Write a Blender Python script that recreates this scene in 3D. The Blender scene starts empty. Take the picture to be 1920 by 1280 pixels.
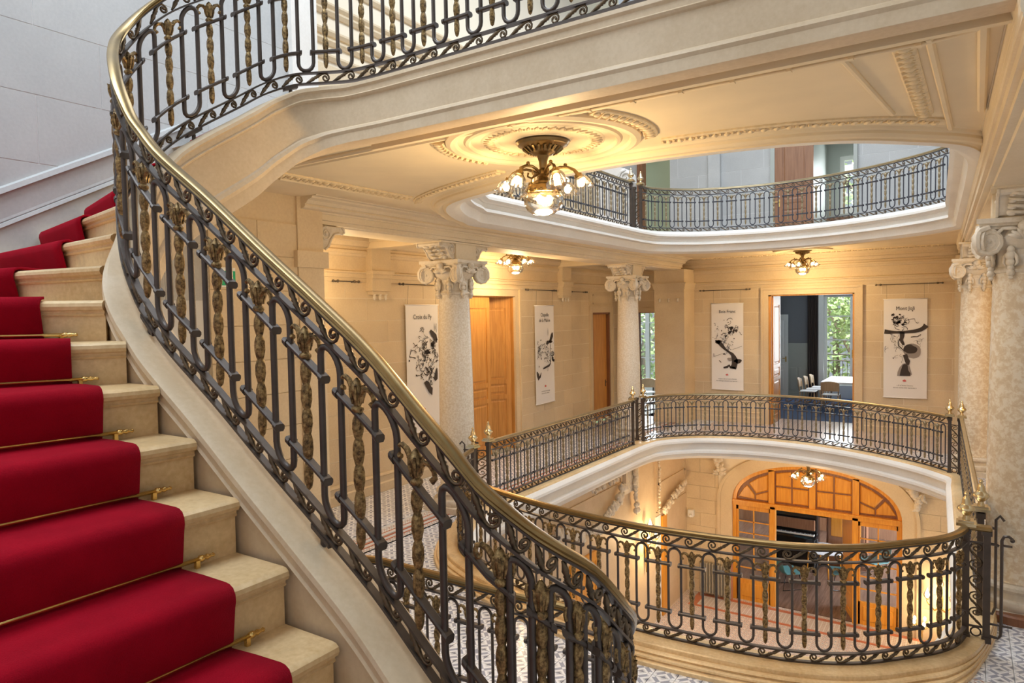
import bpy, bmesh, math, random
import numpy as np
from mathutils import Vector, Matrix
random.seed(7)
rng = np.random.RandomState(7)
sc = bpy.context.scene
COL = sc.collection
PI = math.pi

# ---------------------------------------------------------------- camera, world, exposure, large lights
def unit(v):
    v = np.array(v, float); return v / np.linalg.norm(v)
EYE = 2.90
FPX = 1285.0
dY = unit([850, -68, FPX]); dX = unit([1955, 18, -FPX]); dX = unit(dX - dX.dot(dY) * dY)
dZ = np.cross(dX, dY)
if dZ[1] > 0: dZ = -dZ
cam_d = bpy.data.cameras.new('camera'); cam = bpy.data.objects.new('camera', cam_d); COL.objects.link(cam)
Rt = np.array([dX, dY, dZ])                      # rows: world axes in camera (x right, y down, z forward)
M = Matrix(((Rt[0][0], -Rt[0][1], -Rt[0][2], 0), (Rt[1][0], -Rt[1][1], -Rt[1][2], 0),
            (Rt[2][0], -Rt[2][1], -Rt[2][2], EYE), (0, 0, 0, 1)))
cam.matrix_world = M
cam_d.sensor_width = 36; cam_d.lens = FPX / 1920 * 36
cam_d.clip_start = .05; cam_d.clip_end = 300
sc.camera = cam

sc.view_settings.view_transform = 'Standard'
sc.view_settings.look = 'None'
sc.view_settings.gamma = 1
sc.view_settings.use_curve_mapping = False
sc.view_settings.exposure = 0.36
sc.cycles.use_denoising = True
sc.cycles.max_bounces = 8
sc.cycles.diffuse_bounces = 5
sc.cycles.sample_clamp_indirect = 6
sc.cycles.caustics_reflective = False
sc.cycles.caustics_refractive = False

W = bpy.data.worlds.new('world'); sc.world = W; W.use_nodes = True
W.node_tree.nodes['Background'].inputs[0].default_value = (.80, .90, 1.0, 1)
W.node_tree.nodes['Background'].inputs[1].default_value = 0.42

def area(name, loc, size, size_y, power, color, direction):
    d = bpy.data.lights.new(name, 'AREA'); d.shape = 'RECTANGLE'; d.size = size; d.size_y = size_y
    d.energy = power; d.color = color
    o = bpy.data.objects.new(name, d); COL.objects.link(o); o.location = loc
    o.rotation_euler = Vector(direction).to_track_quat('-Z', 'Y').to_euler()
    return o
# daylight through the glazed roof over the well and the stairs, and an added lamp above the garden trees
area('skylight_well', (-2.9, 10.0, 10.5), 5.5, 9.0, 620, (.86, .93, 1.0), (0, 0, -1))
area('skylight_stairs', (-4.2, .9, 10.0), 3.2, 3.0, 300, (.80, .90, 1.0), (0, .05, -1))
area('garden_fill', (-3.0, 27.5, 11.0), 14, 5, 8000, (1, 1, .97), (0, .25, -1))  # added fill lamp that brightens the trees behind the windows

def lamp(name, loc, power, color=(1, .70, .36), radius=.12, parent=None):
    d = bpy.data.lights.new(name, 'POINT'); d.energy = power; d.color = color; d.shadow_soft_size = radius
    o = bpy.data.objects.new(name, d); COL.objects.link(o)
    if parent: o.parent = parent
    o.location = loc
    return o

for _p, _w in (((1.35, 11.0, 3.5), 70), ((-7.2, 6.6, 3.4), 30)): lamp('aisle_ceiling_light', _p, _w)

# ---------------------------------------------------------------- pixel helpers (photograph is 1920 x 1280)
def ray(x, y):
    v = np.array([x - 960, y - 640, FPX]); return np.array([v @ dX, v @ dY, v @ dZ])
def atz(x, y, z):
    r = ray(x, y); t = (z - EYE) / r[2]; return np.array([r[0] * t, r[1] * t, z])
def atY(x, y, Y):
    r = ray(x, y); t = Y / r[1]; return np.array([r[0] * t, Y, EYE + r[2] * t])
def atX(x, y, X):
    r = ray(x, y); t = X / r[0]; return np.array([X, r[1] * t, EYE + r[2] * t])

# ---------------------------------------------------------------- materials
def new_mat(name):
    m = bpy.data.materials.new(name); m.use_nodes = True
    nt = m.node_tree; return m, nt, nt.nodes['Principled BSDF']
def node(nt, typ, **kw):
    n = nt.nodes.new(typ)
    for k, v in kw.items(): setattr(n, k, v)
    return n
def mth(nt, op, a, b=None, c=None):
    n = nt.nodes.new('ShaderNodeMath'); n.operation = op
    for i, v in enumerate((a, b, c)):
        if v is None: continue
        if isinstance(v, (int, float)): n.inputs[i].default_value = v
        else: nt.links.new(v, n.inputs[i])
    return n.outputs[0]
def mixc(nt, fac, a, b, blend='MIX'):
    n = nt.nodes.new('ShaderNodeMix'); n.data_type = 'RGBA'; n.blend_type = blend
    for i, v in ((0, fac), (6, a), (7, b)):
        if isinstance(v, (int, float)): n.inputs[i].default_value = v
        elif isinstance(v, tuple): n.inputs[i].default_value = (*v[:3], 1)
        else: nt.links.new(v, n.inputs[i])
    return n.outputs[2]
def ramp(nt, fac, stops):
    n = nt.nodes.new('ShaderNodeValToRGB'); e = n.color_ramp.elements
    while len(e) < len(stops): e.new(.5)
    for el, (p, c) in zip(e, stops):
        el.position = p; el.color = (*c[:3], 1) if not isinstance(c, (int, float)) else (c, c, c, 1)
    nt.links.new(fac, n.inputs[0]); return n.outputs[0]
def noise_tex(nt, scale, detail=4, rough=.55, vec=None, dist=0):
    n = nt.nodes.new('ShaderNodeTexNoise'); n.inputs['Scale'].default_value = scale
    n.inputs['Detail'].default_value = detail; n.inputs['Roughness'].default_value = rough
    n.inputs['Distortion'].default_value = dist
    if vec is None:
        tc = nt.nodes.new('ShaderNodeTexCoord'); vec = tc.outputs['Object']
    nt.links.new(vec, n.inputs['Vector']); return n.outputs[0]
def bump(nt, bsdf, h, strength=.2, dist=.01):
    b = nt.nodes.new('ShaderNodeBump'); b.inputs['Strength'].default_value = strength; b.inputs['Distance'].default_value = dist
    nt.links.new(h, b.inputs['Height']); nt.links.new(b.outputs[0], bsdf.inputs['Normal'])

def stone_mat(name, a, b, rough=.6, fine=40, vary=.10, stain=None, spec=.3):
    m, nt, bs = new_mat(name)
    n1 = noise_tex(nt, 1.3, 5); n2 = noise_tex(nt, fine, 3)
    f = mth(nt, 'MULTIPLY_ADD', n2, .35, mth(nt, 'MULTIPLY', n1, .65))
    c = ramp(nt, f, [(.36, a), (.64, b)])
    if stain:
        n3 = noise_tex(nt, 6, 6, .7)
        c = mixc(nt, mth(nt, 'MULTIPLY', ramp(nt, n3, [(.52, 0), (.72, 1)]), .55), c, stain)
    oi = node(nt, 'ShaderNodeObjectInfo')
    hsv = node(nt, 'ShaderNodeHueSaturation'); nt.links.new(c, hsv.inputs['Color'])
    nt.links.new(mth(nt, 'MULTIPLY_ADD', oi.outputs['Random'], vary, 1 - vary / 2), hsv.inputs['Value'])
    nt.links.new(hsv.outputs[0], bs.inputs['Base Color'])
    bs.inputs['Roughness'].default_value = rough; bs.inputs['Specular IOR Level'].default_value = spec
    bump(nt, bs, n2, .12, .004)
    return m
def plain(name, col, rough=.5, metal=0, spec=.5, var=.0, scale=8, bmp=0):
    m, nt, bs = new_mat(name)
    bs.inputs['Roughness'].default_value = rough; bs.inputs['Metallic'].default_value = metal
    bs.inputs['Specular IOR Level'].default_value = spec
    if var:
        n = noise_tex(nt, scale, 4)
        c = ramp(nt, n, [(.3, tuple(x * (1 - var) for x in col)), (.7, tuple(min(1, x * (1 + var)) for x in col))])
        nt.links.new(c, bs.inputs['Base Color'])
        if bmp: bump(nt, bs, n, bmp, .004)
    else: bs.inputs['Base Color'].default_value = (*col, 1)
    return m
def wood_mat(name, a, b, rough=.4, axis=2, scale=5):
    m, nt, bs = new_mat(name)
    tc = node(nt, 'ShaderNodeTexCoord'); mp = node(nt, 'ShaderNodeMapping')
    s = [scale * 5, scale * 5, scale * 5]; s[axis] = scale * .35
    mp.inputs['Scale'].default_value = s
    nt.links.new(tc.outputs['Object'], mp.inputs[0])
    n = noise_tex(nt, 1, 6, .6, mp.outputs[0], .6)
    nt.links.new(ramp(nt, n, [(.3, a), (.7, b)]), bs.inputs['Base Color'])
    bs.inputs['Roughness'].default_value = rough
    bump(nt, bs, n, .1, .003)
    return m
def emit_mat(name, col, strength):
    m, nt, bs = new_mat(name)
    bs.inputs['Base Color'].default_value = (*col, 1)
    bs.inputs['Emission Color'].default_value = (*col, 1); bs.inputs['Emission Strength'].default_value = strength
    return m
def glass_mat(name, tint=(1, 1, 1), gloss=.12, rough=.05):
    m = bpy.data.materials.new(name); m.use_nodes = True; nt = m.node_tree; nt.nodes.clear()
    out = node(nt, 'ShaderNodeOutputMaterial'); t = node(nt, 'ShaderNodeBsdfTransparent'); g = node(nt, 'ShaderNodeBsdfGlossy')
    t.inputs[0].default_value = (*tint, 1); g.inputs['Roughness'].default_value = rough
    lw = node(nt, 'ShaderNodeLayerWeight'); lw.inputs[0].default_value = .3
    mx = node(nt, 'ShaderNodeMixShader')
    nt.links.new(mth(nt, 'MULTIPLY_ADD', lw.outputs['Fresnel'], .7, gloss), mx.inputs[0])
    nt.links.new(t.outputs[0], mx.inputs[1]); nt.links.new(g.outputs[0], mx.inputs[2]); nt.links.new(mx.outputs[0], out.inputs[0])
    return m

def tile_mat(name, base, band, dark, px=.185, py=.187, ox=-2.064, oy=5.06):
    """printed cement tile: diagonal bands, white star at the corners, shaded diamonds between"""
    m, nt, bs = new_mat(name)
    tc = node(nt, 'ShaderNodeTexCoord'); sp = node(nt, 'ShaderNodeSeparateXYZ'); nt.links.new(tc.outputs['Object'], sp.inputs[0])
    u = mth(nt, 'FRACT', mth(nt, 'MULTIPLY', mth(nt, 'SUBTRACT', sp.outputs[0], ox - 40 * px), 1 / px))
    v = mth(nt, 'FRACT', mth(nt, 'MULTIPLY', mth(nt, 'SUBTRACT', sp.outputs[1], oy - 40 * py), 1 / py))
    d1 = mth(nt, 'ABSOLUTE', mth(nt, 'SUBTRACT', u, v))
    d2 = mth(nt, 'ABSOLUTE', mth(nt, 'SUBTRACT', mth(nt, 'ADD', u, v), 1))
    dd = mth(nt, 'MINIMUM', d1, d2)
    inband = mth(nt, 'LESS_THAN', dd, .13)
    # distance to corner / centre, in manhattan and max metric
    uc = mth(nt, 'ABSOLUTE', mth(nt, 'SUBTRACT', u, .5)); vc = mth(nt, 'ABSOLUTE', mth(nt, 'SUBTRACT', v, .5))
    cen = mth(nt, 'ADD', uc, vc)
    cor = mth(nt, 'SUBTRACT', 1, cen)
    star = mth(nt, 'LESS_THAN', mth(nt, 'MAXIMUM', mth(nt, 'SUBTRACT', .5, uc), mth(nt, 'SUBTRACT', .5, vc)), .17)
    cross = mth(nt, 'LESS_THAN', cen, .12)
    tri = mth(nt, 'GREATER_THAN', dd, .27)
    half = mth(nt, 'GREATER_THAN', mth(nt, 'SUBTRACT', v, u), 0)
    n = noise_tex(nt, 25, 3)
    c = mixc(nt, tri, base, tuple(x * .72 for x in base))
    c = mixc(nt, mth(nt, 'MULTIPLY', tri, mth(nt, 'GREATER_THAN', dd, .36)), c, dark)
    c = mixc(nt, mth(nt, 'MULTIPLY', mth(nt, 'MULTIPLY', half, tri), .5), c, base)
    c = mixc(nt, inband, c, band)
    c = mixc(nt, star, c, base)
    c = mixc(nt, cross, c, base)
    c = mixc(nt, .25, c, mixc(nt, n, (.35, .35, .38), (1, 1, 1)), 'MULTIPLY')
    nt.links.new(c, bs.inputs['Base Color'])
    bs.inputs['Roughness'].default_value = .22
    return m

MT = {}
MT['stone'] = stone_mat('warm_limestone', (.63, .50, .33), (.74, .61, .42))
MT['joint'] = plain('lime_mortar', (.84, .75, .60), .8)
MT['pale'] = stone_mat('pale_daylit_limestone', (.45, .46, .46), (.53, .54, .535), vary=.05)  # paler upper stone; on the stair wall its cool tone stands for blue daylight
MT['palejoint'] = plain('pale_mortar', (.72, .73, .73), .8)
MT['step'] = stone_mat('stair_limestone', (.60, .40, .19), (.82, .62, .36), rough=.3, stain=(.48, .33, .17), vary=.08)
MT['stringer'] = stone_mat('stringer_limestone', (.60, .46, .30), (.71, .57, .40), rough=.5, stain=(.58, .44, .28), vary=.03)
MT['white'] = stone_mat('white_stone', (.74, .71, .66), (.82, .80, .76), vary=.03)
MT['plaster'] = plain('cream_plaster', (.80, .665, .45), .75, var=.05, scale=2)
MT['plastergold'] = plain('cream_plaster_ornament', (.78, .63, .40), .7, var=.12, scale=25, bmp=.2)
MT['beam'] = stone_mat('cream_beam_stone', (.70, .59, .42), (.79, .68, .51), vary=.03)
MT['relief'] = stone_mat('carved_stone', (.66, .58, .46), (.78, .71, .60), vary=.05, stain=(.40, .30, .18))
def marble(fine):
    m, nt, bs = new_mat('mottled_marble')
    n1 = noise_tex(nt, 38 if fine else 16, 7, .7, dist=.3); n2 = noise_tex(nt, 1.5, 3)
    c = ramp(nt, n1, [(.42, (.68, .60, .48)), (.50, (.75, .68, .57)), (.56, (.82, .77, .68))] if fine else [(.42, (.68, .54, .37)), (.50, (.75, .63, .46)), (.56, (.84, .76, .62))])
    c = mixc(nt, mth(nt, 'MULTIPLY', n2, .3), c, (.72, .60, .44))
    nt.links.new(c, bs.inputs['Base Color']); bs.inputs['Roughness'].default_value = .25
    return m
MT['marble'] = marble(True); MT['marble2'] = marble(False)
MT['iron'] = plain('painted_iron', (.078, .060, .050), .38, .35, var=.15, scale=14)
def gilt():
    m, nt, bs = new_mat('patinated_bronze')
    n = noise_tex(nt, 55, 5, .7)
    nt.links.new(ramp(nt, n, [(.36, (.06, .036, .016)), (.52, (.26, .165, .065)), (.68, (.48, .34, .145))]), bs.inputs['Base Color'])
    nt.links.new(ramp(nt, n, [(.4, .6), (.65, .35)]), bs.inputs['Roughness'])
    bs.inputs['Metallic'].default_value = .6
    bump(nt, bs, n, .35, .004)
    return m
MT['gilt'] = gilt()
MT['iron_skylit'] = plain('painted_iron_skylit', (.062, .066, .084), .36, .35, var=.12, scale=14)  # far-rail copies of iron, bronze and brass with sky light put into colour
MT['gilt_skylit'] = plain('bronze_skylit', (.30, .24, .15), .42, .6, var=.35, scale=40)
MT['rail_skylit'] = plain('old_brass_skylit', (.42, .35, .22), .32, .85, var=.1, scale=9)
MT['scroll'] = plain('bronzed_iron', (.13, .092, .055), .4, .6, var=.4, scale=30)
MT['rail'] = plain('old_brass', (.30, .205, .088), .28, .9, var=.15, scale=9)
MT['brass'] = plain('polished_brass', (.80, .55, .20), .2, .95, var=.08, scale=9)
MT['finial'] = plain('silvery_brass', (.66, .54, .33), .22, .9)
def velvet():
    m, nt, bs = new_mat('red_velvet')
    n = noise_tex(nt, 260, 3); n2 = noise_tex(nt, 7, 4)
    c = mixc(nt, mth(nt, 'MULTIPLY_ADD', n2, .5, mth(nt, 'MULTIPLY', n, .5)), (.15, .001, .008), (.46, .004, .020))
    nt.links.new(c, bs.inputs['Base Color']); bs.inputs['Roughness'].default_value = .95
    bs.inputs['Specular IOR Level'].default_value = .1
    bs.inputs['Sheen Weight'].default_value = .22; bs.inputs['Sheen Tint'].default_value = (1, .06, .12, 1); bs.inputs['Sheen Roughness'].default_value = .35
    bump(nt, bs, n, .5, .006)
    return m
MT['velvet'] = velvet()
MT['tile'] = tile_mat('printed_cement_tile', (.90, .91, .94), (.38, .40, .48), (.28, .29, .35))
MT['tilegap'] = plain('tile_grout', (.55, .54, .53), .7)
MT['border'] = tile_mat('printed_border_tile', (.80, .78, .76), (.46, .30, .24), (.30, .36, .46), .0925, .0925)
MT['pinktile'] = tile_mat('printed_rose_tile', (.70, .62, .58), (.50, .40, .38), (.34, .40, .50), .16, .16)
MT['redline'] = plain('terracotta_strip', (.50, .17, .09), .45)
MT['oak'] = wood_mat('oak', (.50, .22, .05), (.70, .36, .10))
MT['oakx'] = wood_mat('oak_across', (.50, .22, .05), (.70, .36, .10), axis=0)
MT['orange'] = wood_mat('honey_oak', (.62, .24, .02), (.80, .38, .05), .3)
MT['walnut'] = wood_mat('walnut', (.17, .065, .03), (.30, .13, .06), .4)
MT['mahog'] = wood_mat('mahogany', (.24, .11, .055), (.36, .18, .095), .4)
MT['darkwood'] = plain('dark_panel', (.05, .035, .03), .35)
MT['parquet'] = wood_mat('dark_parquet', (.12, .07, .05), (.24, .15, .11), .22, 1, 3)
MT['cloth'] = plain('banner_cloth', (.88, .86, .85), .9)
MT['ink'] = plain('printed_ink', (.06, .048, .045), .9)
MT['inkgrey'] = plain('diluted_ink', (.34, .31, .30), .9)
MT['redink'] = plain('red_stamp', (.65, .12, .12), .9)
MT['green'] = plain('sign_green', (.0, .42, .20), .5)
MT['signwhite'] = plain('sign_white', (.9, .92, .88), .5)
MT['paintwhite'] = plain('white_paint', (.80, .82, .80), .45)
MT['paintgrey'] = plain('grey_green_paint', (.42, .45, .42), .5)
MT['bluegrey'] = plain('slate_wall', (.20, .21, .235), .8)
MT['greenwall'] = plain('olive_wall', (.30, .33, .22), .8)
MT['radiator'] = plain('radiator_paint', (.36, .33, .27), .4, .2)
MT['black'] = plain('black_lacquer', (.012, .011, .012), .12)
MT['ivory'] = plain('ivory_keys', (.85, .82, .74), .3)
MT['teal'] = plain('teal_upholstery', (.10, .26, .27), .6)
MT['bluecarpet'] = plain('blue_carpet', (.035, .07, .16), .95)
MT['seatwhite'] = plain('white_laminate', (.78, .80, .84), .4)
MT['beech'] = wood_mat('beech', (.50, .34, .20), (.62, .45, .28))
MT['bulb'] = emit_mat('lamp_filament_glow', (1, .74, .40), 14)
MT['glass'] = glass_mat('clear_glass', gloss=.05)
MT['ribglass'] = glass_mat('ribbed_glass', (.97, .93, .84), .22, .12)
MT['leaf'] = plain('leaf', (.36, .48, .22), .6, var=.5, scale=3)
MT['bark'] = plain('bark', (.12, .09, .06), .9)
MT['cord'] = plain('dark_cord', (.10, .08, .06), .7)
MT['greyplate'] = plain('white_plastic', (.85, .84, .80), .4)

# ---------------------------------------------------------------- mesh builder
class MB:
    def __init__(s): s.v = []; s.f = []
    def add(s, vs, fs):
        o = len(s.v); s.v.extend([tuple(map(float, p)) for p in vs]); s.f.extend([tuple(i + o for i in f) for f in fs]); return s
    def box(s, x0, x1, y0, y1, z0, z1):
        return s.add([(x0, y0, z0), (x1, y0, z0), (x1, y1, z0), (x0, y1, z0), (x0, y0, z1), (x1, y0, z1), (x1, y1, z1), (x0, y1, z1)],
                     [(0, 3, 2, 1), (4, 5, 6, 7), (0, 1, 5, 4), (1, 2, 6, 5), (2, 3, 7, 6), (3, 0, 4, 7)])
    def cbox(s, x0, x1, y0, y1, z0, z1, c=.004):
        """box with chamfered edges along its front outline (all 12 edges)"""
        xs = (x0, x0 + c, x1 - c, x1); ys = (y0, y0 + c, y1 - c, y1); zs = (z0, z0 + c, z1 - c, z1)
        vs = []; idx = {}
        for i in (0, 3):
            for j in (1, 2):
                for k in (1, 2): idx['x', i, j, k] = len(vs); vs.append((xs[i], ys[j], zs[k]))
        for j in (0, 3):
            for i in (1, 2):
                for k in (1, 2): idx['y', i, j, k] = len(vs); vs.append((xs[i], ys[j], zs[k]))
        for k in (0, 3):
            for i in (1, 2):
                for j in (1, 2): idx['z', i, j, k] = len(vs); vs.append((xs[i], ys[j], zs[k]))
        X, Y, Z = (lambda i, j, k: idx['x', i, j, k]), (lambda i, j, k: idx['y', i, j, k]), (lambda i, j, k: idx['z', i, j, k])
        fs = []
        for i in (0, 3): fs.append((X(i, 1, 1), X(i, 2, 1), X(i, 2, 2), X(i, 1, 2)))
        for j in (0, 3): fs.append((Y(1, j, 1), Y(2, j, 1), Y(2, j, 2), Y(1, j, 2)))
        for k in (0, 3): fs.append((Z(1, 1, k), Z(2, 1, k), Z(2, 2, k), Z(1, 2, k)))
        near = {0: 1, 3: 2}
        for i in (0, 3):
            for j in (0, 3): fs.append((X(i, near[j], 1), X(i, near[j], 2), Y(near[i], j, 2), Y(near[i], j, 1)))
            for k in (0, 3): fs.append((X(i, 1, near[k]), X(i, 2, near[k]), Z(near[i], 2, k), Z(near[i], 1, k)))
        for j in (0, 3):
            for k in (0, 3): fs.append((Y(1, j, near[k]), Y(2, j, near[k]), Z(2, near[j], k), Z(1, near[j], k)))
        for i in (0, 3):
            for j in (0, 3):
                for k in (0, 3): fs.append((X(i, near[j], near[k]), Y(near[i], j, near[k]), Z(near[i], near[j], k)))
        return s.add(vs, fs)
    def lathe(s, prof, n=16, c=(0, 0, 0), flute=0, axis='z', arc=None):
        vs = []; fs = []
        for k, (r, z) in enumerate(prof):
            for i in range(n):
                a = 2 * PI * i / n
                rr = r * (1 + (flute if i % 2 else -flute))
                p = (rr * math.cos(a), rr * math.sin(a), z)
                if axis == 'x': p = (z, p[0], p[1])
                if axis == 'y': p = (p[0], z, p[1])
                vs.append((p[0] + c[0], p[1] + c[1], p[2] + c[2]))
        for k in range(len(prof) - 1):
            for i in range(n):
                j = (i + 1) % n
                fs.append((k * n + i, k * n + j, (k + 1) * n + j, (k + 1) * n + i))
        fs.append(tuple(range(n - 1, -1, -1))); m = (len(prof) - 1) * n; fs.append(tuple(range(m, m + n)))
        return s.add(vs, fs)
    def tube(s, pts, r, n=6, caps=True, closed=False):
        pts = [np.array(p, float) for p in pts]; m = len(pts)
        rs = r if hasattr(r, '__len__') else [r] * m
        T = []
        for i in range(m):
            if closed: d = pts[(i + 1) % m] - pts[i - 1]
            else: d = pts[min(i + 1, m - 1)] - pts[max(i - 1, 0)]
            l = np.linalg.norm(d); T.append(d / l if l > 1e-9 else np.array([0, 0, 1.]))
        a = np.array([0, 0, 1.]) if abs(T[0][2]) < .9 else np.array([1., 0, 0])
        N = np.cross(T[0], a); N /= np.linalg.norm(N)
        vs = []
        for i in range(m):
            N = N - T[i] * (N @ T[i]); N /= max(np.linalg.norm(N), 1e-9)
            B = np.cross(T[i], N)
            for k in range(n):
                an = 2 * PI * (k + .5) / n
                vs.append(pts[i] + (N * math.cos(an) + B * math.sin(an)) * rs[i])
        fs = []
        for i in range(m if closed else m - 1):
            i2 = (i + 1) % m
            for k in range(n):
                k2 = (k + 1) % n
                fs.append((i * n + k, i * n + k2, i2 * n + k2, i2 * n + k))
        if caps and not closed:
            fs.append(tuple(range(n - 1, -1, -1))); fs.append(tuple((m - 1) * n + k for k in range(n)))
        return s.add(vs, fs)
    def loft(s, rings, closed=False, caps=True):
        m = len(rings); n = len(rings[0]); vs = [p for r in rings for p in r]; fs = []
        for i in range(m if closed else m - 1):
            i2 = (i + 1) % m
            for k in range(n):
                k2 = (k + 1) % n
                fs.append((i * n + k, i * n + k2, i2 * n + k2, i2 * n + k))
        if caps and not closed:
            fs.append(tuple(range(n - 1, -1, -1))); fs.append(tuple((m - 1) * n + k for k in range(n)))
        return s.add(vs, fs)
    def prism(s, poly, fn, h0, h1):
        """polygon (a,b) extruded h0..h1 through fn(a,b,h)->xyz"""
        n = len(poly)
        vs = [fn(a, b, h0) for a, b in poly] + [fn(a, b, h1) for a, b in poly]
        fs = [tuple(range(n - 1, -1, -1)), tuple(range(n, 2 * n))] + [(i, (i + 1) % n, n + (i + 1) % n, n + i) for i in range(n)]
        return s.add(vs, fs)
    def ball(s, c, r, n=8, m=6, sq=(1, 1, 1)):
        prof = [(math.sin(PI * i / m), -math.cos(PI * i / m)) for i in range(m + 1)]
        vs = []; fs = []
        for rr, z in prof:
            for i in range(n):
                a = 2 * PI * i / n
                vs.append((c[0] + rr * math.cos(a) * r * sq[0], c[1] + rr * math.sin(a) * r * sq[1], c[2] + z * r * sq[2]))
        for k in range(m):
            for i in range(n):
                j = (i + 1) % n; fs.append((k * n + i, k * n + j, (k + 1) * n + j, (k + 1) * n + i))
        return s.add(vs, fs)
    def mesh(s, name, mat, smooth=False):
        me = bpy.data.meshes.new(name); me.from_pydata(s.v, [], s.f)
        if mat is not None: me.materials.append(MT[mat] if isinstance(mat, str) else mat)
        if smooth:
            me.polygons.foreach_set('use_smooth', [True] * len(me.polygons))
            if smooth is not True: me.set_sharp_from_angle(angle=smooth)
        return me
    def build(s, name, mat, parent=None, smooth=False, local=False):
        o = bpy.data.objects.new(name, s.mesh(name, mat, smooth)); COL.objects.link(o)
        if parent is not None:
            o.parent = parent
            if not local: o.matrix_parent_inverse = Matrix.Translation(-parent.location)
        return o

def tag(o, label=None, cat=None, group=None, kind=None):
    if label: o['label'] = label
    if cat: o['category'] = cat
    if group: o['group'] = group
    if kind: o['kind'] = kind
    return o
def thing(name, label, cat, loc, group=None):
    o = bpy.data.objects.new(name, None); COL.objects.link(o); o.location = [float(x) for x in loc]; o.empty_display_size = .1
    return tag(o, label, cat, group)
def struct(o, label=None): return tag(o, label, None, None, 'structure')
def copy_tree(o, loc=None, rotz=None, label=None, group=None, parent=None):
    c = o.copy(); COL.objects.link(c)
    if parent is not None: c.parent = parent
    if loc is not None: c.location = [float(x) for x in loc]
    if rotz is not None: c.rotation_euler = (0, 0, rotz)
    if label: c['label'] = label
    if group: c['group'] = group
    for ch in list(o.children): copy_tree(ch, parent=c)
    return c

# ---------------------------------------------------------------- plan paths
class Path:
    """smooth plan curve with a base height; at(u,h,t): u along, h up, t to the left of travel"""
    def __init__(s, pts, step=.02, smooth=True, closed=False):
        P = np.array([(p[0], p[1], p[2] if len(p) > 2 else 0.) for p in pts], float)
        out = []
        n = len(P)
        for i in range(n if closed else n - 1):
            p1, p2 = P[i], P[(i + 1) % n]
            p0 = P[i - 1] if (i > 0 or closed) else 2 * p1 - p2
            p3 = P[(i + 2) % n] if (i + 2 < n or closed) else 2 * p2 - p1
            k = max(2, int(np.linalg.norm((p2 - p1)[:2]) / step))
            t = np.linspace(0, 1, k, endpoint=False)[:, None]
            if smooth:
                d01 = max(np.linalg.norm(p1 - p0), 1e-6) ** .5; d12 = max(np.linalg.norm(p2 - p1), 1e-6) ** .5; d23 = max(np.linalg.norm(p3 - p2), 1e-6) ** .5
                m1 = (p2 - p1) + d12 * ((p1 - p0) / d01 - (p2 - p0) / (d01 + d12))
                m2 = (p2 - p1) + d12 * ((p3 - p2) / d23 - (p3 - p1) / (d12 + d23))
                out.append((2 * t**3 - 3 * t**2 + 1) * p1 + (t**3 - 2 * t**2 + t) * m1 + (-2 * t**3 + 3 * t**2) * p2 + (t**3 - t**2) * m2)
            else: out.append(p1 + (p2 - p1) * t)
        if not closed: out.append(P[-1:])
        else: out.append(P[:1])
        s.P = np.concatenate(out)
        d = np.linalg.norm(np.diff(s.P[:, :2], axis=0), axis=1)
        s.S = np.concatenate([[0], np.cumsum(d)]); s.L = s.S[-1]; s.closed = closed
    def pos(s, u):
        u = np.atleast_1d(np.array(u, float))
        if s.closed: u = u % s.L
        P = np.stack([np.interp(u, s.S, s.P[:, k]) for k in range(3)], 1)
        ext = np.where(u < 0, u, np.where(u > s.L, u - s.L, 0))
        if not s.closed and np.any(ext != 0):
            d0 = s.P[3] - s.P[0]; d0 = d0 / max(np.linalg.norm(d0[:2]), 1e-9); d1 = s.P[-1] - s.P[-4]; d1 = d1 / max(np.linalg.norm(d1[:2]), 1e-9)
            P = P + np.where((u < 0)[:, None], ext[:, None] * d0, 0) + np.where((u > s.L)[:, None], ext[:, None] * d1, 0)
        return P
    def at(s, u, h=0, t=0):
        u = np.atleast_1d(np.array(u, float)); e = .03
        P = s.pos(u); D = (s.pos(u + e) - s.pos(u - e))[:, :2]
        D /= np.maximum(np.linalg.norm(D, axis=1, keepdims=True), 1e-9)
        h = np.broadcast_to(np.array(h, float), u.shape); t = np.broadcast_to(np.array(t, float), u.shape)
        out = P.copy(); out[:, 0] += -D[:, 1] * t; out[:, 1] += D[:, 0] * t; out[:, 2] += h
        return out
    def near(s, x, y):
        d = (s.P[:, 0] - x) ** 2 + (s.P[:, 1] - y) ** 2; return s.S[int(np.argmin(d))]
def path_sweep(mb, path, u0, u1, sect, du=.08, closed=False):
    n = max(2, int(abs(u1 - u0) / du) + 1)
    us = np.linspace(u0, u1, n)
    if closed: us = us[:-1]
    cols = [path.at(us, h, t) for t, h in sect]
    rings = [[cols[k][i] for k in range(len(sect))] for i in range(len(us))]
    return mb.loft(rings, closed=closed)
def extrude(mb, p0, p1, prof, out):
    """profile (o,z) swept straight from p0 to p1 (x,y); out = unit (x,y)"""
    rings = [[(p[0] + out[0] * o, p[1] + out[1] * o, z) for o, z in prof] for p in (p0, p1)]
    return mb.loft(rings)

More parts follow.
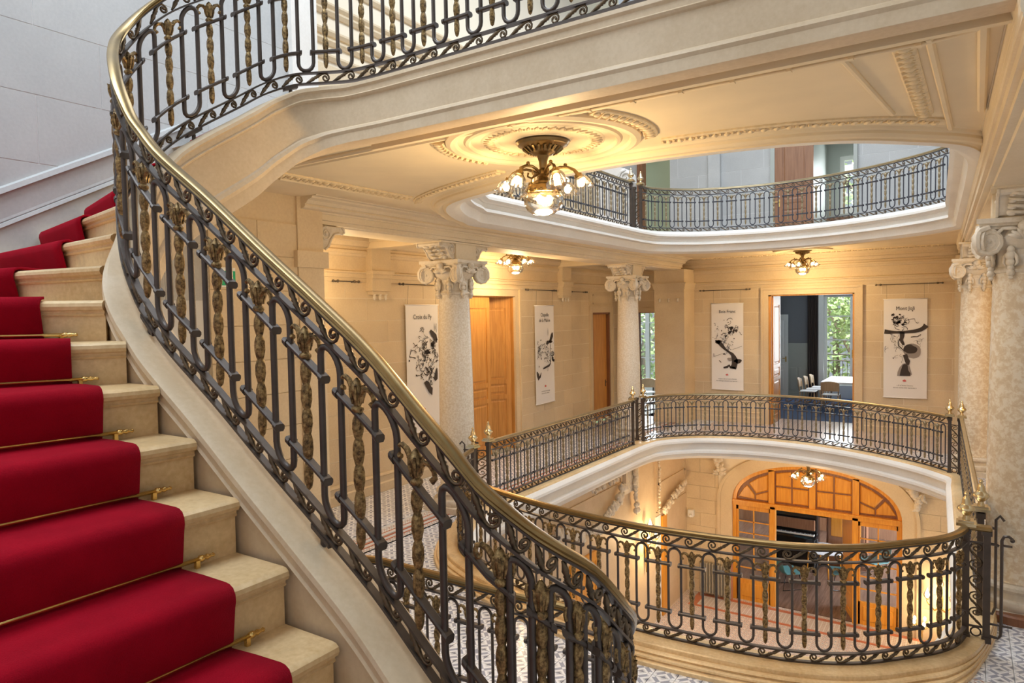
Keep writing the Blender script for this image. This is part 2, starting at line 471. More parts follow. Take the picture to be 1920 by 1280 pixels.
# ---------------------------------------------------------------- rectangles with openings, stone walls
def rects_minus(r, holes):
    rs = [r]
    for h in holes:
        new = []
        for a0, a1, z0, z1 in rs:
            b0, b1, c0, c1 = max(a0, h[0]), min(a1, h[1]), max(z0, h[2]), min(z1, h[3])
            if b0 >= b1 or c0 >= c1: new.append((a0, a1, z0, z1)); continue
            if z0 < c0: new.append((a0, a1, z0, c0))
            if c1 < z1: new.append((a0, a1, c1, z1))
            if a0 < b0: new.append((a0, b0, c0, c1))
            if b1 < a1: new.append((b1, a1, c0, c1))
        rs = new
    return rs
def wall(name, axis, pos, back, a0, a1, z0, z1, holes=(), course=.36, blk=.9, stone='stone', joint='joint', zb=None, label=None, off=0, skip=None, gap=.009):
    """axis 'X': plane x=pos, running along y.  Blocks proud of a recessed mortar backing.  back=+-1 direction away from the room"""
    mb = MB(); th = .25
    for r in rects_minus((a0, a1, z0, z1), holes):
        p, q = sorted((pos + back * .004, pos + back * th))
        if axis == 'X': mb.box(p, q, r[0], r[1], r[2], r[3])
        else: mb.box(r[0], r[1], p, q, r[2], r[3])
    w = mb.build(name, joint); struct(w, label)
    zb0, zb1 = zb or (z0, z1)
    k = 0; z = zb0; cnt = 0
    while z < zb1 - .02:
        ze = min(z + course, zb1)
        a = a0 - ((off + (k % 2) * .5) % 1.0) * blk
        while a < a1:
            ae = a + blk
            for r in rects_minus((max(a, a0), min(ae, a1), z, ze), holes):
                if r[1] - r[0] < .03 or r[3] - r[2] < .03: continue
                if skip and skip(r): continue
                b = MB(); p, q = sorted((pos, pos + back * .03)); g = gap / 2
                if axis == 'X': b.box(p, q, r[0] + g, r[1] - g, r[2] + g, r[3] - g)
                else: b.box(r[0] + g, r[1] - g, p, q, r[2] + g, r[3] - g)
                b.build('stone_block', stone, w); cnt += 1
            a = ae
        z = ze; k += 1
    return w
def slab_with_hole(name, outer, holes, z, mat):
    bm = bmesh.new(); eds = []
    for loop in [outer] + list(holes):
        vs = [bm.verts.new((p[0], p[1], z)) for p in loop]
        for i in range(len(vs)): eds.append(bm.edges.new((vs[i], vs[(i + 1) % len(vs)])))
    bmesh.ops.triangle_fill(bm, edges=eds, use_beauty=True)
    me = bpy.data.meshes.new(name); bm.to_mesh(me); bm.free(); me.materials.append(MT[mat])
    o = bpy.data.objects.new(name, me); COL.objects.link(o); return struct(o)

def spiral(mb, c, ex, ez, R, r, sgn, nrm, turns=2.1, n=22):
    pts = []; rs = []
    for i in range(n):
        t = i / (n - 1); a = PI / 2 + sgn * turns * 2 * PI * t
        rr = R * (1 - t) ** .75 + .012
        pts.append(np.array(c) + np.array(ex) * rr * math.cos(a) + np.array(ez) * rr * math.sin(a)); rs.append(r * (1 - .55 * t))
    mb.tube(pts, rs, 6)
    mb.ball(tuple(c), .024, 7, 5)
    d = np.array(nrm); prof = []
    if not np.any(d): return
    rings = [[np.array(c) + d * s + np.array(ex) * q * math.cos(a) + np.array(ez) * q * math.sin(a) for a in np.linspace(0, 2 * PI, 16, endpoint=False)] for s, q in ((-.05, R * .98), (.012, R * .98))]
    mb.loft(rings)
# ---------------------------------------------------------------- plan of the well and of the stairs
NEAR = [(0.02, 6.78), (-.04, 6.55), (-.16, 6.33), (-.37, 6.10), (-.70, 5.79), (-1.06, 5.61), (-1.44, 5.52), (-1.86, 5.47), (-2.32, 5.45),
        (-2.86, 5.50), (-3.45, 5.62), (-3.99, 5.79), (-4.55, 6.02), (-4.85, 6.2), (-5.10, 6.46), (-5.35, 6.85), (-5.52, 7.2), (-5.60, 7.45)]
FAR = [(-5.70, 13.62), (-5.66, 13.9), (-5.50, 14.22), (-5.0, 14.74), (-4.5, 14.98), (-3.94, 15.13), (-3.4, 15.17), (-2.85, 15.11), (-2.3, 14.96), (-1.81, 14.75),
       (-1.3, 14.45), (-.865, 14.13), (-.5, 13.80), (-.20, 13.42)]
pathNear = Path(NEAR); pathFar = Path(FAR)
pathLeft = Path([(-5.73, 7.98), (-5.72, 13.12)], smooth=False)
pathRight = Path([(-.03, 13.30), (.13, 7.35)], smooth=False)
well = Path(NEAR + [(-5.73, 7.75), (-5.73, 8.1)] + [(-5.73, y) for y in (9.5, 11, 12.5, 13.2)] + FAR[0:] +
            [(-.06, 13.2), (-.03, 12.5), (.03, 10.5), (.09, 8.5), (.1, 7.3)], closed=True)
STAIR = [(-1.60, 3.45, .20), (-1.42, 3.05, .38), (-1.22, 2.70, .58), (-1.09, 2.45, .78), (-1.045, 2.25, .93), (-1.07, 2.08, 1.10), (-1.129, 1.975, 1.187), (-1.194, 1.913, 1.253), (-1.27, 1.87, 1.325), (-1.36, 1.844, 1.40), (-1.46, 1.831, 1.505),
         (-1.60, 1.83, 1.625), (-1.845, 1.83, 1.84), (-2.13, 1.83, 2.04), (-2.45, 1.83, 2.255), (-2.81, 1.83, 2.505), (-3.22, 1.83, 2.775), (-3.343, 1.83, 2.885),
         (-3.42, 1.83, 2.955), (-3.50, 1.835, 3.055), (-3.60, 1.855, 3.17), (-3.73, 1.905, 3.30), (-3.90, 1.99, 3.447), (-4.05, 2.10, 3.60), (-4.13, 2.24, 3.77), (-4.15, 2.38, 3.92), (-4.15, 2.515, 4.04), (-4.15, 2.95, 4.335), (-4.14, 3.15, 4.47), (-4.09, 3.36, 4.575),
         (-3.98, 3.53, 4.615), (-3.80, 3.64, 4.625), (-3.55, 3.68, 4.63), (-3.1, 3.685, 4.63), (-2.4, 3.685, 4.63), (-1.2, 3.685, 4.63), (.3, 3.685, 4.63), (2.6, 3.685, 4.63)]
pathStair = Path(STAIR)
EYEP = [(-1.64, 3.63, .13), (-1.85, 3.69, .13), (-2.6, 3.69, .13), (-3.4, 3.69, .13), (-3.75, 3.685, .13), (-3.93, 3.60, .13), (-4.0, 3.42, .13), (-4.02, 3.1, .13), (-4.02, 2.4, .13)]
pathEye = Path(EYEP)

# ---------------------------------------------------------------- railing builder
SPINDLE = [(.002, .112), (.011, .122), (.017, .150), (.018, .185), (.015, .215), (.013, .226), (.014, .24), (.018, .252), (.0215, .28), (.020, .315), (.0155, .334), (.013, .340), (.016, .350),
           (.0215, .38), (.0205, .415), (.016, .434), (.013, .440), (.016, .450), (.022, .48), (.021, .515), (.016, .535), (.013, .541), (.016, .551), (.022, .58), (.020, .612), (.012, .632),
           (.024, .652), (.023, .660), (.014, .668), (.019, .69), (.026, .715), (.028, .738), (.020, .748), (.012, .765), (.003, .774)]
RAILSECT = [(-.020, .899), (-.026, .905), (-.022, .913), (-.029, .922), (-.027, .935), (-.014, .944), (.014, .944), (.027, .935), (.029, .922), (.022, .913), (.026, .905), (.020, .899)]
def box_sect(t, h0, h1): return [(-t, h0), (t, h0), (t, h1), (-t, h1)]
def scroll_pts(flip, vflip, H, pitch):
    pts = []; rs = []
    R = H * .52
    for i in range(15):
        a = -PI / 2 - (1 - i / 14) * 2.75 * PI
        r = .15 * R + .85 * R * (i / 14) ** .9
        pts.append((.032 + r * math.cos(a) * .95, R * 1.0 + r * math.sin(a))); rs.append(.0072 + .004 * (i < 2))
    for k, (a, b, r) in enumerate([(.052, .04, .0075), (.072, .16, .0105), (.083, .27, .0145), (.09, .33, .010), (.096, .385, .014), (.104, .45, .010), (.118, .58, .0145), (.134, .74, .011), (.150, .88, .008), (.165, .98, .005)]):
        pts.append((a, b * H)); rs.append(r)
    k = pitch / .17
    out = []
    for a, b in pts:
        a *= k
        if flip: a = -a
        if vflip: a, b = -a, H - b
        out.append((a, b))
    return out, rs
def finial(parent, x, y, z):
    mb = MB()
    mb.box(x - .07, x + .07, y - .07, y + .07, z - .045, z - .02); mb.box(x - .055, x + .055, y - .055, y + .055, z - .02, z)
    mb.lathe([(.03, z), (.024, z + .025), (.022, z + .035), (.05, z + .06), (.066, z + .085), (.06, z + .105), (.04, z + .12), (.034, z + .135), (.030, z + .165), (.018, z + .19), (.012, z + .2), (.018, z + .212), (.012, z + .228), (.002, z + .24)], 14)
    # lathe is centred on the origin: shift
    n = 14 * 14
    for i in range(len(mb.v) - n, len(mb.v)):
        p = mb.v[i]; mb.v[i] = (p[0] + x, p[1] + y, p[2])
    return mb.build('finial', 'finial', parent, smooth=.7)
def post(parent, x, y, z, with_finial=True, h=.92):
    mb = MB(); mb.box(x - .026, x + .026, y - .026, y + .026, z - .03, z + h); mb.box(x - .034, x + .034, y - .034, y + .034, z - .03, z + .02)
    mb.box(x - .036, x + .036, y - .036, y + .036, z + h - .05, z + h)
    p = mb.build('post', 'iron', parent)
    if with_finial: finial(p, x, y, z + h + .065)
    return p
def scroll_panel(parent, p0, p1, z):
    """narrow upright panel of scrolls between two posts"""
    p0 = np.array([*p0, z]); p1 = np.array([*p1, z]); d = p1 - p0; L = np.linalg.norm(d); d /= L
    mb = MB()
    for hh in (.09, .80):
        a, b = p0 + [0, 0, hh], p1 + [0, 0, hh]; mb.tube([a, b], .010, 4)
    mb.build('panel_bar', 'iron', parent)
    W0 = L - .05
    for k in range(5):
        pts, rs = scroll_pts(False, False, W0, .155)
        m = MB(); m.tube([p0 + d * (.025 + b) + np.array([0, 0, .80 - .02 - .135 * k - a]) for a, b in pts], [r * .9 for r in rs], 5)
        m.build('scroll', 'scroll', parent, smooth=True)
    m = MB(); c = p0 + d * L / 2 + np.array([0, 0, .045]); r = min(W0 / 2, .036)
    m.tube([c + d * r * math.cos(a) + np.array([0, 0, r * math.sin(a)]) for a in np.linspace(0, 2 * PI, 12, endpoint=False)], .007, 5, closed=True)
    m.build('ring', 'iron', parent, smooth=True)
def railing(name, label, path, u0, u1, phase, flip=1, hi=1, bar=.0105, pitch=.287, spitch=.19, feet=(), group=None, vflip=None, loc=None, stations=None, tight=None):
    loc = loc if loc is not None else path.at((u0 + u1) / 2)[0]
    root = thing(name, label, 'railing', loc, group)
    mi, mg, mr = ('iron_skylit', 'gilt_skylit', 'rail_skylit') if hi < 2 else ('iron', 'gilt', 'rail')
    n = {0: 5, 1: 6, 2: 8}[hi]; du = {0: .12, 1: .07, 2: .04}[hi]
    A = path.at
    class Q: pass
    q = Q(); q.at = A
    mb = MB(); path_sweep(mb, q, u0, u1, RAILSECT, du); mb.build('handrail', mr, root, smooth=.6)
    for nm, t, h0, h1 in (('bottom_bar', .016, .0, .014), ('lower_bar', .017, .077, .090), ('upper_bar', .017, .795, .808), ('top_bar', .018, .888, .899)):
        mb = MB(); path_sweep(mb, q, u0, u1, box_sect(t, h0, h1), du); mb.build(nm, mi, root)
    mpt = lambda lst, t=0: [A(u, h, t)[0] for u, h in lst]
    # spindles, loops, cross bars
    k0 = math.ceil((u0 + .10 - phase) / pitch); k1 = math.floor((u1 - .10 - phase) / pitch)
    seg = {0: 4, 1: 6, 2: 8}[hi]
    def loop(uc, hw=.054):
        l = []
        for i in range(seg + 1):
            a = PI * i / seg; l.append((uc - hw * math.cos(a), .792 - hw * 1.1 - .012 + hw * 1.1 * math.sin(a)))
        for i in range(seg + 1):
            a = PI * i / seg; l.append((uc + hw * math.cos(a), .09 + hw * 1.1 + .012 - hw * 1.1 * math.sin(a)))
        m = MB(); m.tube(mpt(l), bar, n, closed=True); m.build('loop', mi, root, smooth=.9)
    us_ = stations or [phase + k * pitch for k in range(k0, k1 + 1)]
    ext = [2 * us_[0] - us_[1]] + list(us_) + [2 * us_[-1] - us_[-2]]
    for k, u in enumerate(us_):
        g0, g1 = u - ext[k], ext[k + 2] - u; w0, w1 = min(.054, g0 * .27), min(.054, g1 * .27)
        if k == 0 and u - g0 / 2 - w0 > u0: loop(u - g0 / 2, w0)
        if u + g1 / 2 + w1 < u1: loop(u + g1 / 2, w1)
        c = A(u)[0]
        m = MB(); m.lathe([(r, h) for r, h in SPINDLE], {0: 6, 1: 8, 2: 14}[hi], (c[0], c[1], c[2]), flute=.05 if hi == 2 else .03)
        tan = A(u + .02)[0] - A(u - .02)[0]; sl = tan[2] / max(np.linalg.norm(tan[:2]), 1e-6); tan = np.array([tan[0], tan[1], 0]); tan /= np.linalg.norm(tan)
        # two curling leaves spring from the cup
        for sg in (-1, 1):
            cur = [(.008, .69), (.022, .722), (.042, .748), (.064, .752), (.082, .738), (.087, .715), (.078, .700), (.068, .706)]
            gk = min(1, (g1 if sg > 0 else g0) / .24); m.tube([c + tan * sg * a * gk + np.array([0, 0, b + .55 * sl * sg * a * gk]) for a, b in cur], [r_ * (.4 + .6 * gk) for r_ in (.010, .0125, .0115, .0105, .0095, .0095, .011, .010)], n if hi < 2 else 7)
        if hi == 2:
            for j in range(6):
                an = j * PI / 3; dv = np.array([math.cos(an), math.sin(an), 0])
                m.tube([c + dv * .018 + [0, 0, .675], c + dv * .025 + [0, 0, .71], c + dv * .027 + [0, 0, .742], c + dv * .034 + [0, 0, .746]], [.005, .008, .006, .003], 5)
        m.build('spindle', mg, root, smooth=.8 if hi == 2 else True)
        for hb in (.235, .64):
            m = MB()
            sect = [(-.020, hb - .005), (-.014, hb - .013), (.014, hb - .013), (.020, hb - .005), (.020, hb + .005), (.014, hb + .011), (-.014, hb + .011), (-.020, hb + .005)]
            a0, a1 = max(u - g0 / 2 + w0 * .68, u0), min(u + g1 / 2 - w1 * .68, u1)
            path_sweep(m, q, a0, a1, sect, .06)
            if hi:
                big = [(t * 1.25, hb + (h - hb) * 1.3) for t, h in sect]
                path_sweep(m, q, a0 - .006, a0 + .012, big, .06); path_sweep(m, q, a1 - .012, a1 + .006, big, .06)
            m.build('cross_bar', mi, root)
    # scrolls in the top and bottom bands
    for h0, H in ((.811, .075), (.016, .060)):
        u = u0 + .05
        while u + spitch * .9 < u1 + .02:
            vf = vflip(u) if vflip else False
            sp = spitch * (tight(u) if tight else 1)
            q0, q1 = A(u)[0], A(u + sp)[0]; th = math.atan2(q1[2] - q0[2], np.linalg.norm((q1 - q0)[:2])); ct, st = math.cos(th), math.sin(th)
            Hp = H * ct; pts, rs = scroll_pts(flip < 0, vf, Hp, sp * .94)
            off = sp * ct if (flip < 0) != bool(vf) else 0
            m = MB(); m.tube([A(u + off + a * ct - b * st, h0 + b / ct)[0] for a, b in pts], rs, {0: 4, 1: 5, 2: 7}[hi]); m.build('scroll', 'scroll', root, smooth=True)
            u += sp * ct
    for uf in feet:
        m = MB(); path_sweep(m, q, uf - .05, uf + .05, box_sect(.02, -.018, 0), .05); m.tube([A(uf, -.018)[0], A(uf, -.06)[0]], .012, 6); m.build('foot', 'iron', root)
    return root

# --- the big stair rail in the foreground
uT = pathStair.near(-3.6, 1.83); uF1 = pathStair.near(-2.5, 1.83)
def px_of(P):
    q = np.array(P) - [0, 0, EYE]; c = q[0] * dX + q[1] * dY + q[2] * dZ; return 960 + FPX * c[0] / c[2]
uu_ = np.arange(pathStair.near(-1.05, 2.3), pathStair.near(-1.5, 1.83), .004); pp_ = np.array([px_of(pathStair.at(u, .62)[0]) for u in uu_])
STN = [float(uu_[int(np.argmin(abs(pp_ - x)))]) for x in (1132, 1082, 1016, 939)]
u = STN[0] - .125
while u > .1: STN.insert(0, u); u -= .14
u = STN[-1] + .26
_top = uF1
while _top - .287 > STN[-1] + .2: _top -= .287
u = _top
while u < pathStair.near(1.2, 3.685): STN.append(u); u += .287
u_curve = STN[[i for i, s in enumerate(STN) if s < pathStair.near(-1.3, 1.86)][-1]]
stair_rail = railing('stair_railing', 'dark iron and gilt railing with brass handrail climbing beside the red-carpeted stairs', pathStair, .02, pathStair.near(1.3, 3.685),
                     uF1, flip=1, hi=2, bar=.0142, stations=STN, tight=lambda u: .62 if u < u_curve + .06 else 1, vflip=lambda u: u > pathStair.near(-4.15, 2.3), loc=(-2.45, 1.83, 2.2),
                     feet=(pathStair.near(-3.35, 1.83), pathStair.near(-2.13, 1.83), pathStair.near(-4.15, 2.6), pathStair.near(-4.1, 3.33), pathStair.near(-3.2, 3.68), pathStair.near(-2.5, 3.68)))
# --- level rail guarding the stair void below
eye_rail = railing('stairwell_guard_railing', 'level iron railing seen through the bars beneath the stair handrail', pathEye, .02, pathEye.L - .05, .35, flip=-1, hi=2, vflip=None, loc=(-2.8, 3.69, .13))

# --- lower well: near curve, left side, far curve, right side
WB = .13
def lift(p, dz): return Path([(x, y, dz) for x, y in p])
pn = lift(NEAR, WB)
u_al = min(np.linspace(0, pn.L, 2000), key=lambda u: abs(960 + FPX * ((pn.at(u)[0] - [0, 0, EYE]) @ np.array([dX[0], dY[0], dZ[0]])) / ((pn.at(u)[0] - [0, 0, EYE]) @ np.array([dX[2], dY[2], dZ[2]])) - 1508) if pn.at(u)[0][0] > -3 else 1e9)
near_rail = railing('gallery_railing', 'curved iron railing nearest the viewer, rounding the oval well above the tiled floor', pn, .02, pn.L - .03, u_al, flip=-1, hi=2, loc=(-2.3, 5.45, .13), group='gallery railings round the well',
                    feet=[u_al + .5 * .287 + .0])
post(near_rail, .02, 6.80, WB); post(near_rail, .165, 6.81, WB, False); scroll_panel(near_rail, (.02, 6.80), (.165, 6.81), WB)
mb = MB()
mb.tube([(.165, 6.81, WB + .80), (.23, 6.81, WB + .80), (.245, 6.81, WB + .79)], .012, 6)
mb.tube([(.17, 6.81, WB + .03), (.245, 6.81, WB + .02), (.262, 6.81, WB + .045), (.265, 6.81, WB + .09), (.265, 6.81, WB + .84), (.28, 6.81, WB + .875), (.31, 6.81, WB + .88), (.335, 6.81, WB + .86)], .012, 6)
mb.ball((.335, 6.81, WB + .85), .018); mb.tube([(.265, 6.81, WB + .80), (.335, 6.81, WB + .80)], .010, 6); mb.tube([(.17, 6.81, WB + .13), (.34, 6.81, WB + .13)], .010, 6)
mb.build('wall_bracket', 'iron', near_rail, smooth=.9)
mb = MB(); mb.cbox(-.02, .2, 6.76, 6.86, WB + .905, WB + .945, .012); mb.build('end_cap', 'rail', near_rail)
post(near_rail, -5.62, 7.48, WB)

pl = Path([(-5.73, 7.98, WB), (-5.72, 13.12, WB)], smooth=False)
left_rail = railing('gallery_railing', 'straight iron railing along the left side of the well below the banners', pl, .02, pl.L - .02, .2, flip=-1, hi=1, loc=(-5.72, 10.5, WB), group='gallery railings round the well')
for y in (7.98, 13.12): post(left_rail, -5.72, y, WB)
post(left_rail, -5.90, 7.90, WB, False); scroll_panel(left_rail, (-5.72, 7.98), (-5.90, 7.90), WB)
mb = MB(); mb.tube([(-5.90, 7.90, WB + .80), (-6.08, 7.86, WB + .80)], .012, 6); mb.tube([(-5.90, 7.90, WB + .03), (-6.03, 7.87, WB + .03), (-6.06, 7.86, WB + .1), (-6.06, 7.86, WB + .88), (-6.1, 7.85, WB + .92), (-6.14, 7.85, WB + .88)], .012, 6)
mb.build('wall_bracket', 'iron', left_rail, smooth=.9)

pf = lift(FAR, WB)
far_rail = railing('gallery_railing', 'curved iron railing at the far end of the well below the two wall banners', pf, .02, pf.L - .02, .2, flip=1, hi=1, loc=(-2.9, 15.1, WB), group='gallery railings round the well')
post(far_rail, -5.70, 13.62, WB); post(far_rail, -5.86, 13.66, WB, False); scroll_panel(far_rail, (-5.70, 13.62), (-5.86, 13.66), WB)
post(far_rail, -.20, 13.40, WB); post(far_rail, -.06, 13.36, WB, False); scroll_panel(far_rail, (-.20, 13.40), (-.06, 13.36), WB)
mb = MB(); mb.tube([(-5.86, 13.66, WB + .80), (-6.0, 13.72, WB + .80)], .012, 6); mb.tube([(-5.86, 13.66, WB + .03), (-5.97, 13.7, WB + .03), (-6.0, 13.72, WB + .1), (-6.0, 13.72, WB + .88), (-6.04, 13.73, WB + .92), (-6.08, 13.74, WB + .88)], .012, 6)
mb.build('wall_bracket', 'iron', far_rail, smooth=.9)

pr = Path([(-.035, 13.28, WB), (.13, 7.36, WB)], smooth=False)
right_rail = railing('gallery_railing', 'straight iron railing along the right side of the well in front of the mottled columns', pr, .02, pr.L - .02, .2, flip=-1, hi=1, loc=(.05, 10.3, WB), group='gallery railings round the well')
post(right_rail, .13, 7.34, WB); post(right_rail, -.035, 13.28, WB)
mb = MB(); mb.tube([(.13, 7.34, WB + .80), (.24, 7.30, WB + .80)], .012, 6); mb.tube([(.13, 7.34, WB + .03), (.22, 7.31, WB + .03), (.24, 7.30, WB + .1), (.24, 7.30, WB + .88), (.27, 7.29, WB + .92), (.3, 7.28, WB + .88)], .012, 6)
mb.build('wall_bracket', 'iron', right_rail, smooth=.9)

# --- upper well
UB = 4.60
pl2 = Path([(-5.73, 7.98, UB), (-5.72, 13.15, UB)], smooth=False)
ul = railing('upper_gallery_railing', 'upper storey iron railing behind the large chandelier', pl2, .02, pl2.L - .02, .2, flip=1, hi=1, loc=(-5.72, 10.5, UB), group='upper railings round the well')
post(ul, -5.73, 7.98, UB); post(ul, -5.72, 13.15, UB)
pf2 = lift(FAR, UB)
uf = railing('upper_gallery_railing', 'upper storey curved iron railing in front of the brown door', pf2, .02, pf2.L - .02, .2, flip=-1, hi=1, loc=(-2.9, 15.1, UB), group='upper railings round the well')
post(uf, -5.70, 13.60, UB); post(uf, -5.86, 13.64, UB, False); scroll_panel(uf, (-5.70, 13.60), (-5.86, 13.64), UB); post(uf, -.20, 13.40, UB)
# ---------------------------------------------------------------- floors, curbs, ceilings
ring_out = [tuple(well.at(u, 0, .09)[0][:2]) for u in np.linspace(0, well.L, 140, endpoint=False)]
ring_in = [tuple(well.at(u, 0, -.05)[0][:2]) for u in np.linspace(0, well.L, 140, endpoint=False)]
GX0, GX1, GY0, GY1 = -8.05, 2.2, 2.0, 17.8
floor = slab_with_hole('floor', [(GX0, GY0), (GX1, GY0), (GX1, GY1), (GX0, GY1)], [ring_out], -.012, 'tilegap')
floor['label'] = 'gallery floor of printed grey and white cement tiles round the well'
def inside_well(x, y):
    c = False; P = ring_out; n = len(P); j = n - 1
    for i in range(n):
        if (P[i][1] > y) != (P[j][1] > y) and x < (P[j][0] - P[i][0]) * (y - P[i][1]) / (P[j][1] - P[i][1]) + P[i][0]: c = not c
        j = i
    return c
from bisect import bisect
TX, TY = .185, .187
tiles_far = MB(); near_list = []
def tile_geo(mb, x0, x1, y0, y1, g=.0025): mb.box(x0 + g, x1 - g, y0 + g, y1 - g, -.012, 0)
cells = []
for i in range(-33, 24):
    for j in range(-17, 69):
        x0 = -2.064 + i * TX; y0 = 5.06 + j * TY
        if x0 < GX0 or x0 + TX > GX1 or y0 < GY0 or y0 + TY > GY1: continue
        cx, cy = x0 + TX / 2, y0 + TY / 2
        pts = ((x0, y0), (x0 + TX, y0), (x0, y0 + TY), (x0 + TX, y0 + TY))
        ins = [inside_well(*p) for p in pts]
        if all(ins): continue
        d = cx * cx + cy * cy
        cells.append((d, x0, y0, cx, cy, any(ins)))
cells.sort()
def in_view(cx, cy):
    v = np.array([cx, cy, -EYE]); c = np.array([v @ Rt[:, 0], v @ Rt[:, 1], v @ Rt[:, 2]]) if False else np.array([v[0] * dX[k] + v[1] * dY[k] + v[2] * dZ[k] for k in range(3)])
    if c[2] < .2: return False
    px, py = 960 + FPX * c[0] / c[2], 640 + FPX * c[1] / c[2]
    return 640 < px < 1940 and 860 < py < 1300
cnt = 0
def strip_zone(cx, cy): return -6.62 < cx < -6.1 and cy > 5.3
for d, x0, y0, cx, cy, edge in cells:
    if strip_zone(cx, cy): continue
    if cnt < 300 and in_view(cx, cy) and cy > 3.4:
        m = MB(); tile_geo(m, x0, x0 + TX, y0, y0 + TY); o = m.build('tile', 'tile', floor); cnt += 1
    else: tile_geo(tiles_far, x0, x0 + TX, y0, y0 + TY, .0015)
tag(tiles_far.build('tile_field', 'tile', floor), kind='stuff')
# border strips along the left aisle and along the right edge of the tiled field
bd = MB()
for y in np.arange(5.3, 17.7, .0925 * 2):
    for x in (-6.60, -6.22):
        bd.box(x + .002, x + .123, y + .002, y + .183, -.012, 0)
tag(bd.build('border_tile', 'border', floor), kind='stuff')
for x in (-6.47, -6.36, -6.25):
    mb = MB(); mb.box(x, x + .02, 5.3, 17.7, -.012, .0005); mb.build('border_strip', 'redline', floor)
mb = MB(); mb.box(-6.45, -6.38, 5.3, 17.7, -.012, .0003); mb.build('border_strip', 'tilegap', floor)
mb = MB(); mb.box(-.085, -.055, 3.6, 6.1, -.012, .0012); mb.build('border_strip', 'cord', floor)
mb = MB(); mb.box(-.055, 1.4, 3.6, 6.3, -.011, .0010); mb.build('border_field', 'border', floor)
mb = MB(); mb.box(-5.4, .9, 15.75, 17.8, -.011, .0012); mb.build('rose_tile_panel', 'pinktile', floor)

CURB = [(.30, -.015), (.30, .03), (.292, .036), (.262, .036), (.258, .042), (.268, .052), (.262, .064), (.238, .068), (.222, .066), (.222, .074), (.228, .084), (.215, .094), (.19, .096), (.172, .092), (.170, .104), (.165, .122), (.155, .13), (.13, .13), (-.10, .13), (-.125, .12), (-.135, .10)]
CORN = [(-.135, .10), (-.17, .085), (-.20, .05), (-.205, .01), (-.155, -.005), (-.15, -.03), (-.135, -.035), (-.13, -.15), (-.155, -.16), (-.175, -.18), (-.18, -.225), (-.13, -.235), (-.125, -.30), (-.06, -.36), (.30, -.37)]
def curb_rings(dz=0):
    out = []
    for u in np.linspace(0, well.L, int(well.L / .08))[:-1]:
        p = well.pos(u)[0]; f = min(1, max(0, (-.02 - p[0]) / .25)) if p[1] > 6.2 else 1
        out.append([well.at(u, h + dz, t if t < .13 else .13 + (t - .13) * (.15 + .85 * f))[0] for t, h in CURB])
    return out
mb = MB(); mb.loft(curb_rings(), closed=True); c1 = struct(mb.build('trim_1', 'step', smooth=.3), 'moulded stone curb carrying the gallery railings round the well')
def sheet_sweep(mb, path, sect, du=.09):
    n = int(path.L / du); us = np.linspace(0, path.L, n + 1)[:-1]
    cols = [path.at(us, h, t) for t, h in sect]
    vs = [cols[k][i] for i in range(n) for k in range(len(sect))]; m = len(sect); fs = []
    for i in range(n):
        j = (i + 1) % n
        for k in range(m - 1): fs.append((i * m + k, i * m + k + 1, j * m + k + 1, j * m + k))
    mb.add(vs, fs)
mb = MB(); sheet_sweep(mb, well, CORN); struct(mb.build('trim_2', 'white', smooth=.5), 'pale stone cornice lining the edge of the gallery floor')
# upper storey
mb = MB(); path_sweep(mb, well, 0, well.L, [(t, h + 4.47) for t, h in CURB], .09, closed=True); struct(mb.build('trim_3', 'white', smooth=.5), 'stone curb of the upper gallery')
USOF = [(.07, -.335), (.075, -.322), (.11, -.31), (.125, -.325), (.15, -.338), (.18, -.335), (.205, -.315), (.21, -.295), (.235, -.29), (.25, -.272), (.30, -.262)]
UCORN = [(-.135, .10), (-.19, .085), (-.235, .05), (-.24, .01), (-.18, -.005), (-.17, -.03), (-.15, -.035), (-.145, -.10), (-.175, -.11), (-.20, -.13), (-.205, -.16), (-.13, -.175), (-.12, -.22), (-.10, -.30), (-.05, -.325), (-.02, -.335), (.07, -.335)]
mb = MB(); sheet_sweep(mb, well, [(t, h + 4.47) for t, h in UCORN]); struct(mb.build('trim_4', 'white', smooth=.5), 'pale moulded cornice under the upper gallery railing')
mb = MB(); sheet_sweep(mb, well, [(t, h + 4.47) for t, h in USOF]); struct(mb.build('trim_27', 'plaster', smooth=.5), 'cream roll moulding round the ceiling opening')
fu = slab_with_hole('floor_upper', [(-8.05, 3.6), (2.2, 3.6), (2.2, 17.8), (-8.05, 17.8)], [ring_out], 4.47, 'pinktile')
CZ = 4.205
ceiling = slab_with_hole('ceiling', [(-8.05, 3.74), (2.2, 3.74), (2.2, 17.8), (-8.05, 17.8)], [ring_out], CZ, 'plaster')
ceiling['label'] = 'cream plaster ceiling under the upper gallery with moulded frames'
cl = slab_with_hole('ceiling_lower', [(-8.05, 3.9), (2.2, 3.9), (2.2, 17.8), (-8.05, 17.8)], [ring_out], -.365, 'plaster')

